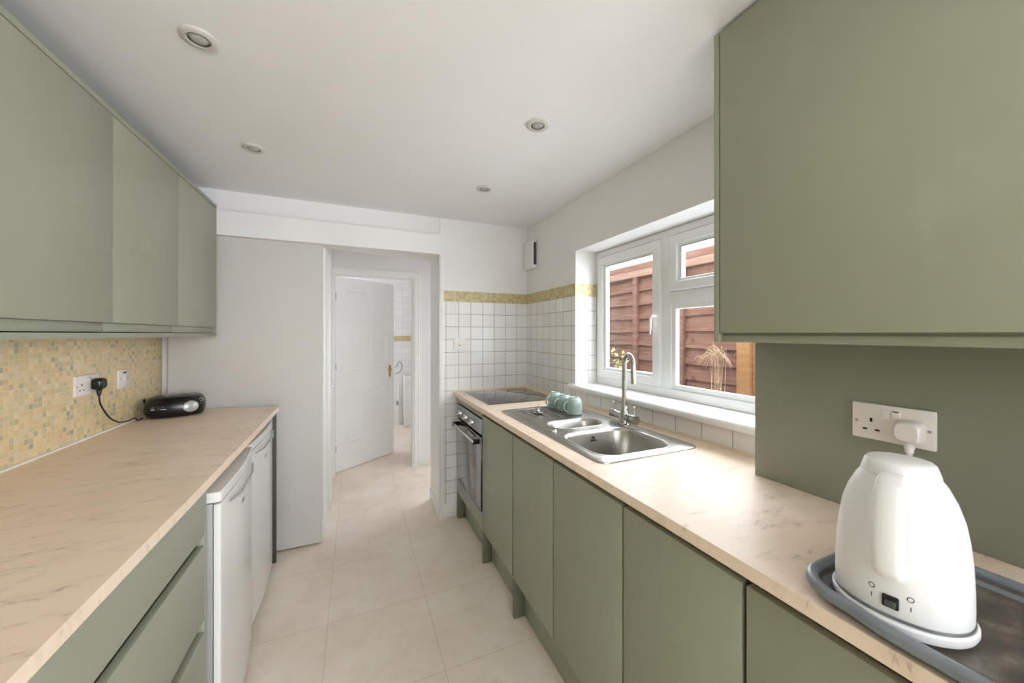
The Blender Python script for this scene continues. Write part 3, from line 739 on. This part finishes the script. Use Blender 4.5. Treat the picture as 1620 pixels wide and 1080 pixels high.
def plug13(name, x, s, y, z, mat, label, cord):
    r = thing(name, (x, y, z), label, 'plug')
    m = MB(); M_ = []
    for d, k in ((0, .92), (.004, 1.0), (.020, 1.0), (.027, .93), (.031, .75)):
        ring = []
        for q in range(28):
            a = 2 * PI * q / 28; cc, ss = math.cos(a), math.sin(a); e = 0.62
            ring.append((x + s * d, y + k * .023 * math.copysign(abs(cc) ** e, cc), z + k * .024 * math.copysign(abs(ss) ** e, ss)))
        M_.append(ring)
    m.loft(M_); m.build('body', mat, r)
    m = MB(); x1 = x + s * .014
    m.tube([(x1, y, z - .020), (x1, y, z - .028), (x1, y, z - .030), (x1, y, z - .035), (x1, y, z - .037), (x1, y, z - .042), (x1, y, z - .044), (x1, y, z - .050)], [.010, .0095, .008, .0085, .007, .0075, .006, .005], 14)
    m.build('strain_relief', mat, r)
    m = MB(); m.tube(cord, .003, 8); m.build('cord', 'black_soft' if 'black' in mat else 'cord_white', r)
def smooth_path(pts, n=8):
    P_ = [Vector(p) for p in pts]; P_ = [P_[0]] + P_ + [P_[-1]]; out = []
    for i in range(1, len(P_) - 2):
        for k in range(n):
            t = k / n; a, b, c, d = P_[i - 1], P_[i], P_[i + 1], P_[i + 2]
            out.append(0.5 * ((2 * b) + (-a + c) * t + (2 * a - 5 * b + 4 * c - d) * t * t + (-a + 3 * b - 3 * c + d) * t ** 3))
    out.append(P_[-2]); return out
plug13('plug', XL + .010, 1, 2.058, 1.139, 'black_plastic', 'black mains plug and lead in the socket on the mosaic',
       smooth_path([(-.976, 2.058, 1.09), (-.975, 2.066, 1.05), (-.965, 2.10, 0.99), (-.962, 2.16, 0.955), (-.962, 2.23, 0.944), (-.960, 2.285, 0.945), (-.965, 2.315, 0.930), (-.968, 2.345, 0.925), (-.970, 2.375, 0.926)]))
plug13('plug', 1.10, -1, 0.364, 1.136, 'white_plastic', 'white mains plug and lead above the kettle',
       smooth_path([(1.086, .364, 1.087), (1.085, .364, 1.03), (1.06, .36, .965), (1.0, .345, .9535), (.96, .325, .955), (.90, .30, .940), (.85, .286, .938), (.82, .285, .940)]))

# ------------------------------------------------------------------ kettle, base, tray
def kettle():
    KC = (0.752, 0.263); ang = math.atan2(-KC[1], -KC[0]) - math.radians(7)
    Mk = T(KC[0], KC[1], 0.932, ang)                                   # local +x faces the camera
    base = MB(Mk); base.lathe([(.001, .0), (.068, .0), (.0735, .003), (.0755, .008), (.0755, .014), (.073, .017), (.001, .0175)], (0, 0, 0), 56)
    bo = base.build('kettle_base', 'kettle_white'); bo.name = 'power_stand'; tag(bo, 'round white power stand under the kettle on the grey tray', 'power stand')
    r = thing('kettle', (KC[0], KC[1], 0.9495), 'tall white plastic jug kettle on the grey tray', 'kettle')
    z0 = 0.0185
    def ell(w, d, z, ox=0, e=0.92):
        out = []
        for k in range(56):
            a = 2 * PI * k / 56; c, s = math.cos(a), math.sin(a)
            out.append((ox + d * math.copysign(abs(c) ** e, c), w * math.copysign(abs(s) ** e, s), z))
        return out
    prof = [(.0700, 0), (.0712, .004), (.0715, .02), (.0712, .045), (.0700, .075), (.0675, .105), (.0635, .132), (.0570, .155), (.0485, .175), (.0415, .186)]
    m = MB(Mk); m.loft([ell(w, w * .96, z0 + z, -.004 * (z / .2)) for w, z in prof]); m.build('body', 'kettle_white', r)
    m = MB(Mk); m.loft([ell(w, w * .98, z0 + z, -.004) for w, z in ((.0417, .1855), (.0425, .187), (.0415, .191), (.0380, .2025), (.0345, .206), (.028, .2078), (.010, .2095))]); m.build('lid', 'kettle_white', r)
    m = MB(Mk); m.loft([ell(w, w * .965, z0 + z) for w, z in ((.0705, -.001), (.0722, .000), (.0722, .0025), (.0705, .003))]); m.build('ring', 'oven_steel', r)['label'] = 'thin grey ring round the kettle foot'
    # handle facing the camera
    path = smooth_path([(.032, 0, z0 + .184), (.054, 0, z0 + .187), (.072, 0, z0 + .176), (.083, 0, z0 + .150), (.089, 0, z0 + .118), (.089, 0, z0 + .090), (.083, 0, z0 + .070), (.064, 0, z0 + .062)], 5)
    rings = []
    for i, p in enumerate(path):
        d = (path[min(i + 1, len(path) - 1)] - path[max(i - 1, 0)]).normalized(); u = Vector((0, 1, 0)); w = d.cross(u)
        t = i / (len(path) - 1); hw = .0135 + .0035 * math.sin(PI * t); hd_ = .0085 + .002 * math.sin(PI * t)
        rings.append([p + u * hw * math.copysign(abs(math.cos(a)) ** .7, math.cos(a)) + w * hd_ * math.copysign(abs(math.sin(a)) ** .7, math.sin(a)) for a in (2 * PI * k / 20 for k in range(20))])
    m = MB(Mk); m.loft(rings); h = m.build('handle', 'kettle_white', r)
    m = MB(Mk); m.box(.058, .080, -.012, .012, z0 + .1935, z0 + .198, .002, M=Matrix.Translation((.066, 0, z0 + .192)) @ Matrix.Rotation(math.radians(32), 4, 'Y') @ Matrix.Translation((-.069, 0, -z0 - .197))); m.build('lid_button', 'kettle_white', h)
    # switch and marks at the foot
    m = MB(Mk); m.box(.0625, .0710, -.0085, .0085, z0 + .013, z0 + .030, .002); sw = m.build('switch_recess', 'black_plastic', r)
    m = MB(Mk); m.box(.068, .0735, -.0058, .0058, z0 + .015, z0 + .024, .0015); m.build('switch', 'radio_lid', sw)
    for s in (1, -1):
        a0 = s * .27; rr = .0700
        def onb(a, z, e=.0): return Vector(((rr * .96 + e) * math.cos(a), (rr + e) * math.sin(a), z0 + z))
        m = MB(Mk); m.tube([onb(a0 + .045 * math.cos(t), .034 + .0032 * math.sin(t), .0012) for t in (2 * PI * k / 12 for k in range(12))], .0006, 5, closed=True); m.build('off_mark', 'radio_lid', r)
        m = MB(Mk); m.tube([onb(a0, .018, .0013), onb(a0, .024, .0013)], .0007, 5); m.build('on_mark', 'radio_lid', r)
kettle()
def tray():
    r = thing('serving_tray', (0.82, 0.14, ZW), 'grey plastic tray with rolled rim under the white kettle', 'tray')
    x0, x1, y0, y1, R = 0.672, 0.962, -0.12, 0.362, 0.062
    def outline(ins, z, n=8, wave=1.0):
        o = rrect(x0 + ins, x1 - ins, y0 + ins, y1 - ins, max(R - ins, .012), z, n); out = []
        pts = []
        for i in range(len(o)):
            a = Vector(o[i]); b = Vector(o[(i + 1) % len(o)]); L = (b - a).length; k = max(1, int(round(L / .012))) if L > .04 else 1
            if L > .04: k = 30
            for j in range(k): pts.append(a.lerp(b, j / k))
        for p in pts:                                                   # handgrip step in the long sides
            g = 1 / (1 + math.exp(-(p.y - .27) / .008)); g2 = 1 / (1 + math.exp(-(p.y + .06) / .008))
            side = -1 if p.x < .75 else (1 if p.x > .9 else 0)
            if side: p.x += side * .010 * (g2 - g) * wave
        return [tuple(p) for p in pts]
    m = MB(); zb = ZW + .001
    m.loft([outline(.012, zb), outline(.004, zb + .012), outline(-.002, zb + .020), outline(.006, zb + .020), outline(.014, zb + .012), outline(.026, zb + .0075)], True, True)
    m.build('base', 'tray_pattern', r)
    m = MB(); m.loft([outline(.0115, zb + .0002), outline(.0035, zb + .012), outline(-.0025, zb + .0195)], False, False)
    m.loft([outline(.005, zb + .0205), outline(.013, zb + .0125), outline(.024, zb + .0085)], False, False); m.build('side_wall', 'grey_plastic', r)
    m = MB(); pts = outline(.002, zb + .0195)
    m.tube(pts, .0092, 12, closed=True); m.build('rim', 'grey_plastic', r)
tray()

# ------------------------------------------------------------------ wall cabinet on the right
r = thing('wall_cabinet', (1.02, 0.30, 1.323), 'large sage green wall cabinet at the upper right above the kettle', 'cabinet')
XR = 0.925; M1 = 1.1095
c = MB(); c.box(XR, M1, 0.684, 0.699, 1.323, 2.182, 0.001); c.box(XR + .019, M1, -0.70, 0.684, 1.336, 1.354); c.box(XR + .019, M1, -0.70, 0.684, 2.165, 2.182); c.box(M1 - .01, M1, -0.70, 0.684, 1.354, 2.165)
c.build('carcass', 'green_paint', r)
B(XR, XR + .018, 0.13, 0.681, 1.3485, 2.178, .0012).build('door', 'green_paint', r)
B(XR, XR + .018, -0.42, 0.127, 1.3485, 2.178, .0012).build('door', 'green_paint', r)
B(XR + .012, XR + .03, -0.70, 0.683, 1.3235, 1.342, .001).build('grip_rail', 'green_paint', r)
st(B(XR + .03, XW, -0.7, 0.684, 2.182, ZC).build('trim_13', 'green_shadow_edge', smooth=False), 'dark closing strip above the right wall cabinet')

# ------------------------------------------------------------------ wall cabinets on the left
XC = -0.72
def lcab(y0, y1, label, end=False):
    r = thing('wall_cabinet', (XC - .13, (y0 + y1) / 2, 1.33), label, 'cabinet', 'sage green wall cabinets on the left')
    c = MB(); c.box(XL, XC - .019, y0 + .0008, y0 + .016, 1.350, 2.056); c.box(XL, XC - .019 if not end else XC - .001, y1 - .016, y1 - .0008, 1.333 if end else 1.350, 2.076 if end else 2.056)
    c.box(XL, XC - .019, y0 + .016, y1 - .016, 1.352, 1.368); c.box(XL, XC - .019, y0 + .016, y1 - .016, 2.04, 2.056); c.box(XL, XL + .01, y0 + .016, y1 - .016, 1.368, 2.04)
    c.build('carcass', 'green_shadow_edge' if not end else 'green_paint', r)
    B(XC - .018, XC, y0 + .0015, y1 - (.018 if end else .0015), 1.382, 2.0545, .0012).build('door', 'green_paint', r)
    B(XC - .030, XC - .013, y0 - .024, y1 - (.042 if end else .0265), 1.3525, 1.3815, .0005).build('grip_rail', 'green_paint', r)
lcab(2.060, 2.541, 'sage green wall cabinet nearest the sliding panel, end of the left row', True)
lcab(1.589, 2.057, 'sage green wall cabinet in the middle of the left row')
lcab(1.00, 1.586, 'large sage green wall cabinet at the near end of the left row')
lcab(0.42, 0.997, 'sage green wall cabinet beyond the left edge of the view')
tag(B(XL + .001, XC, 0.42, 2.541, 2.058, 2.0765, .0008).build('cornice_board', 'green_paint'), 'thin green board capping the left wall cabinets', 'trim board')
tag(B(XL + .001, XC, 0.42, 2.5235, 1.332, 1.3495, .0008).build('light_pelmet', 'green_paint'), 'thin green board under the left wall cabinets', 'trim board')

# ------------------------------------------------------------------ left run: worktop, drawers, fridges
w = MB(); w.prism([(XL, -0.6), (-0.385, -0.6), (-0.393, 1.2), (-0.4105, 2.49), (-0.80, 2.588), (XL, 2.592)], ZT, ZW)
tag(w.build('worktop', 'worktop_laminate', smooth=False, bev=0.0012), 'long beige stone-look worktop on the left carrying the radio', 'worktop')
def drawers():
    X = -0.408; y0, y1 = 0.46, 1.352
    r = thing('drawer_unit', (-0.7, 0.9, 0), 'green three-drawer base unit below the left worktop', 'drawer unit')
    c = MB(); c.box(-0.97, X - .001, y1 - .012, y1 + .004, 0, .889, .001); c.box(-0.97, X - .02, y0, y0 + .016, .19, .889); c.box(-0.97, X - .02, y0 + .016, y1 - .012, .19, .206)
    c.build('carcass', 'green_paint', r)
    for z0, z1 in ((.752, .883), (.502, .722), (.205, .466)):
        B(X - .018, X, y0 + .002, y1 - .0135, z0, z1, .0012).build('drawer', 'green_paint', r)
    for z0, z1 in ((.700, .775), (.444, .525)):
        B(X - .040, X - .024, y0 + .002, y1 - .0135, z0, z1, .001).build('grip_rail', 'green_paint', r)
    B(X - .014, X - .002, y0, y1 - .0135, .8845, .8915).build('shadow_strip', 'dark_gap', r, smooth=False)
    tag(B(-0.47, -0.456, -0.5, 1.337, 0, .182, .001).build('plinth', 'green_paint'), 'green plinth board under the left drawers', 'plinth')
    r2 = thing('base_cabinet', (-0.7, 0.1, 0), 'green base cabinet under the near end of the left worktop', 'cabinet')
    c = MB(); c.box(-0.97, X - .02, -0.5, -0.484, .19, .889); c.box(-0.97, X - .02, .44, .456, .19, .889); c.box(-.97, X - .02, -.484, .44, .19, .206); c.build('carcass', 'green_shadow_edge', r2, smooth=False)
    B(X - .018, X, -0.497, .455, .19, .85, .0012).build('door', 'green_paint', r2)
drawers()
def fridge(M, W_, D_, label, H=0.856):
    """local: x = into room (front at 0), y from 0 (near) to W_ (far)"""
    org = M @ Vector((-D_ / 2, W_ / 2, 0))
    r = thing('fridge', tuple(org), label, 'fridge')
    n = 16
    def bow(y, b=.014): t = y / W_; return b * math.sin(PI * min(max(t, 0), 1))
    def slab(m, xb, xf, z0, z1, bow_=.014, r_=.010, y0=0, y1=None):
        y1 = y1 or W_; pts = [(xb, y0), ]
        pts = [(xb, y0), (xf - r_, y0)]
        for k in range(1, 5): a = PI / 2 * k / 4; pts.append((xf - r_ + r_ * math.sin(a), y0 + r_ - r_ * math.cos(a)))
        for k in range(1, n): y = y0 + r_ + (y1 - y0 - 2 * r_) * k / n; pts.append((xf + bow(y, bow_) - bow(y0 + r_, bow_), y))
        for k in range(0, 5): a = PI / 2 * (1 - k / 4); pts.append((xf - r_ + r_ * math.sin(a), y1 - r_ + r_ * math.cos(a)))
        pts += [(xb, y1)]
        m.loft([[(x, y, z0) for x, y in pts], [(x, y, z1) for x, y in pts]])
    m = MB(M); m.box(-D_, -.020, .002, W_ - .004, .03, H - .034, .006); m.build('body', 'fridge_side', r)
    m = MB(M); m.box(-D_ + .05, -.07, .03, W_ - .03, .0, .03); m.build('foot', 'dark_gap', r)
    m = MB(M); slab(m, -D_, .0, H - .032, H); m.build('top', 'fridge_white', r, bev=.003)
    m = MB(M); slab(m, -.019, -.001, .04, H - .037, .014, .006); d = m.build('door', 'fridge_white', r, bev=.002)
    m = MB(M); gy0, gy1 = W_ * .12, W_ * .88                           # recessed hand-grip band under the lid
    m.tube([(.006 + bow(gy0), gy0, H - .055), (.010 + bow(W_ / 2), W_ * .3, H - .064), (.010 + bow(W_ / 2), W_ * .7, H - .064), (.006 + bow(gy1), gy1, H - .055)], [.003, .0045, .0045, .003], 8)
    m.build('handle', 'fridge_side', d)
    m = MB(M); yb = W_ * .46; xb = .0145; zb = H - .135
    for a, b, c_, e in ((0, .030, 0, .0015), (0, .030, .0115, .013), (0, .0015, 0, .013), (.0285, .030, 0, .013)):
        m.box(xb - .003, xb, yb + a, yb + b, zb + c_, zb + e)
    m.build('badge', 'cable_grey', d, smooth=False)
fridge(T(-0.381, 1.384, 0, math.radians(3.2)), 0.503, 0.44, 'white under-counter fridge next to the green drawers')
fridge(T(-0.424, 1.908, 0, math.radians(1.2)), 0.555, 0.52, 'white under-counter fridge at the far end beside the sliding panel')
tag(B(-0.97, -0.426, 2.492, 2.508, 0, ZT - .0005, .0008).build('end_panel', 'dark_filler'), 'dark end panel closing the left worktop beside the sliding panel', 'panel')

r = thing('bounce_absorber', (-0.7, -1.15, 0), 'unseen cupboard-shaped green block added behind the viewpoint to absorb bounced light', 'cupboard')  # added out of view to cut light bouncing onto the right doors
B(-0.99, -0.44, -1.755, -0.62, 0.0, 2.15).build('carcass', 'green_paint', r, smooth=False)
for y0, y1 in ((-1.753, -1.190), (-1.186, -0.622)): B(-0.44, -0.422, y0, y1, .18, 2.145, .0012).build('door', 'green_paint', r)

# ------------------------------------------------------------------ sliding panel
r = thing('sliding_door', (-0.58, 2.615, 0.012), 'plain pale grey sliding door panel left of the doorway', 'door')
m = MB()
m.loft([[(-0.968, 2.600, .012), (-0.196, 2.600, .012), (-0.196, 2.632, .012), (-0.968, 2.632, .012)], [(-0.948, 2.600, 1.93), (-0.196, 2.600, 1.93), (-0.196, 2.632, 1.93), (-0.948, 2.632, 1.93)]])
m.build('panel', 'panel_paint', r, bev=.002)
m = MB(); lp = [(-.2275 + .0095 * math.cos(a), 2.5992, .872 + .035 * math.copysign(abs(math.sin(a)) ** .5, math.sin(a))) for a in (2 * PI * k / 24 for k in range(24))]
m.tube(lp, .0018, 6, closed=True); fh = m.build('finger_pull', 'panel_paint', r)
m = MB(); m.loft([[(p[0], 2.5996, p[2]) for p in lp], [(p[0] * 1 + 0, 2.5990, p[2]) for p in lp]]); m.build('recess', 'panel_paint', fh, smooth=False)

# ------------------------------------------------------------------ inner door (four-panel)
def thing_s(name, loc, label):
    o = bpy.data.objects.new(name, None); COL.objects.link(o); o.location = loc; o.empty_display_size = .05; return tag(o, label, None, None, 'structure')
def inner_door():
    ang = math.atan2(.427, .577); M_ = T(-0.170, 3.842, 0.008, ang); Wd, H, t = .712, 1.895, .034
    r = thing_s('door_1', (-0.170, 3.842, 0.008), 'white four-panel inner door standing open')
    # local x along the door, local -y faces the camera
    m = MB(M_); xs = [0, .105, .308, .404, .607, Wd]; zs_ = [0, .25, .775, .965, 1.765, H]
    for a, b in ((0, 1), (2, 3), (4, 5)): m.box(xs[a], xs[b], 0, t, 0, H)
    for a, b in ((0, 1), (2, 3), (4, 5)):
        for p, q in ((1, 2), (3, 4)): m.box(xs[p], xs[q], 0, t, zs_[a], zs_[b])
    lf = m.build('leaf', 'white_gloss_paint', r, smooth=False)
    for (a, b) in ((1, 2), (3, 4)):
        for (c_, d_) in ((1, 2), (3, 4)):
            x0, x1, z0, z1 = xs[a], xs[b], zs_[c_], zs_[d_]; q = MB(M_)
            def ring(i, y): return [(x0 + i, y, z0 + i), (x1 - i, y, z0 + i), (x1 - i, y, z1 - i), (x0 + i, y, z1 - i)]
            q.loft([ring(0, 0.0005), ring(.006, -.004), ring(.011, .002), ring(.015, .016), ring(.028, .016), ring(.046, .003)])
            q.loft([ring(0, .022), ring(.001, .03)])
            q.build('panel', 'white_gloss_paint', r, smooth=False)
    q = MB(M_); q.box(.640, .672, -.003, 0, .86, .99, .0015); hp = q.build('handle_plate', 'brass', r)
    q = MB(M_); q.tube([(.656, -.002, .945), (.656, -.030, .945), (.650, -.036, .945), (.60, -.036, .943)], [.006, .006, .0065, .005], 10); q.build('lever', 'brass', hp)
    for z in (.23, 1.02, 1.70):
        q = MB(M_); q.cyl((-.002, -.004, z - .035), (-.002, -.004, z + .035), .0045, n=10); q.build('hinge', 'oven_steel', r)
inner_door()

# things in the far room
r = thing('washing_machine', (0.95, 5.45, 0), 'white floor-standing appliance seen through the inner door', 'appliance')
B(0.644, 1.2, 5.32, 5.52, 0.0, 0.745, .006).build('body', 'fridge_white', r)
B(0.650, 1.19, 5.313, 5.321, .62, .735, .002).build('control_panel', 'fridge_white', r)
B(0.650, 1.19, 5.311, 5.321, .005, .10, .002).build('kick_panel', 'fridge_white', r)
m = MB(); m.lathe([(.001, -.02), (.13, -.02), (.15, -.01), (.155, 0)], (0.86, 5.32, .36), 32, 'y'); m.build('door', 'fridge_white', r)
m = MB(); m.tube(smooth_path([(.545, 5.50, .86), (.60, 5.48, .94), (.63, 5.46, .88), (.61, 5.47, .80), (.545, 5.50, .76)]), .006, 8)
tag(m.build('hose', 'cable_grey'), 'short grey looped hose on the far room wall', 'hose')
m = MB(); m.tube([(.585, 5.525, 0), (.585, 5.525, .60)], .010, 8); tag(m.build('pipe', 'white_gloss_paint'), 'thin white pipe on the far room wall beside the appliance', 'pipe')
tag(B(.560, .585, 5.50, 5.541, .30, .36, .004).build('pipe_valve', 'oven_steel'), 'small dark valve low on the far room wall', 'valve')

# ------------------------------------------------------------------ radio
def radio():
    M_ = T(-0.862, 2.440, ZW, math.radians(14)); r = thing('portable_radio', (-0.862, 2.440, ZW), 'black portable CD radio on the left worktop', 'radio')
    def sec(w, d, z, e=.55, oy=0):
        out = []
        for k in range(60):
            a = 2 * PI * k / 60; c, s = math.cos(a), math.sin(a)
            x = w * math.copysign(abs(c) ** e, c); y = d * math.copysign(abs(s) ** e, s)
            y -= .018 * (1 - (x / w) ** 2) * (1 if s < 0 else 0)
            out.append((x, y + oy, z))
        return out
    m = MB(M_); m.loft([sec(.104, .066, .004), sec(.112, .074, .010), sec(.118, .080, .030), sec(.119, .081, .055), sec(.115, .078, .078, oy=.003), sec(.106, .070, .094, oy=.006), sec(.094, .058, .102, oy=.008), sec(.08, .045, .104, oy=.009)])
    m.build('body', 'black_plastic', r)
    m = MB(M_); m.lathe([(.001, .0065), (.040, .006), (.062, .004), (.066, .001), (.067, -.002)], (-.015, .012, .102), 40, 'z', 1.15, .72); m.build('disc_lid', 'radio_lid', r)
    m = MB(M_); m.tube([(-.112, .03, .05), (-.121, .01, .085), (-.118, .0, .092)], .005, 8); m.build('handle_hinge', 'black_soft', r)
    # round silver dial on the front right
    m = MB(M_); c = Vector((.062, -.083, .052)); nrm = Vector((.28, -.92, .12)).normalized(); u = Vector((nrm.y, -nrm.x, 0)).normalized(); v = u.cross(nrm)
    if v.z < 0: v = -v
    rings = []
    for rr, h in ((.030, -.012), (.030, .001), (.028, .0045), (.020, .0075), (.010, .009), (.001, .0095)):
        rings.append([c + u * rr * 1.12 * math.cos(a) + v * rr * math.sin(a) + nrm * h for a in (2 * PI * k / 32 for k in range(32))])
    m.loft(rings); m.build('display_dial', 'silver_plastic', r)
    m = MB(M_)
    for k, (a, z) in enumerate(((.098, .062), (.104, .060), (.109, .061), (.104, .052))):
        x = a; m.lathe([(.0005, -.003), (.0028, -.003), (.0028, .004), (.0005, .004)], (x, -.0665 + (x - .098) * 1.5, z), 10, 'y')
    q = Vector((.103, -.058, .080)); m.tube([q + Vector((.008 * math.cos(a), -.004 - .0 * a, .007 * math.sin(a))) for a in (2 * PI * k / 14 for k in range(14))], .0016, 6, closed=True)
    m.build('button', 'silver_plastic', r)
    m = MB(M_)
    for x0, x1, z0, z1 in ((-.083, -.070, .048, .053), (-.084, -.072, .060, .0615), (-.050, -.028, .047, .050), (-.042, -.036, .060, .0615)):
        m.box(x0, x1, -.0985, -.086, z0, z1, .0006)
    m.build('printed_marks', 'silver_plastic', r)
radio()

# ------------------------------------------------------------------ extractor cover, downlights
r = thing('wall_vent', (1.255, 2.50, 1.85), 'small white vent cover high on the right wall in the corner', 'vent')
B(1.238, XW, 2.440, 2.600, 1.850, 2.068, .004).build('cover', 'wall_paint', r)
B(1.246, 1.268, 2.4385, 2.4405, 1.875, 2.045).build('slot', 'dark_filler', r, smooth=False)
def downlight(x, y, label):
    r = thing('downlight', (x, y, ZC - .006), label, 'ceiling light', 'recessed ceiling downlights')
    R = .0455; m = MB(); m.lathe([(R, .006), (R, .001), (R - .003, -.0015), (.029, -.0015), (.0275, .0), (.027, .0055), (.0295, .006)], (x, y, ZC - .006), 44)
    m = MB(); n = 44
    pr = [(R, .006), (R, .001), (R - .003, -.0015), (.029, -.002), (.0272, .0), (.0268, .0058)]
    m.loft([[(x + a * math.cos(2 * PI * k / n), y + a * math.sin(2 * PI * k / n), ZC - .006 + h) for k in range(n)] for a, h in pr], False, False); m.build('bezel', 'lamp_white', r)
    m = MB(); m.lathe([(.001, -.0030), (.012, -.0026), (.020, -.0005), (.0235, .003), (.0235, .0058)], (x, y, ZC - .006), 32); lo = m.build('lens', 'lens_glass', r)
    m = MB(); m.loft([[(x + a * math.cos(2 * PI * k / n), y + a * math.sin(2 * PI * k / n), ZC - .006 + h) for k in range(n)] for a, h in ((.0268, .0058), (.0262, -.001), (.0245, -.001), (.0238, .0058))], False, False)
    m.build('inner_ring', 'chrome', r)
    return r
downlight(-.410, 1.303, 'recessed downlight at upper left of the ceiling, the largest in view')
downlight(-.424, 1.973, 'recessed downlight at left of the ceiling towards the sliding panel')
downlight(.678, 1.293, 'recessed downlight on the right half of the ceiling, nearer one')
downlight(.691, 1.985, 'recessed downlight on the right half of the ceiling, farther one near the corner')
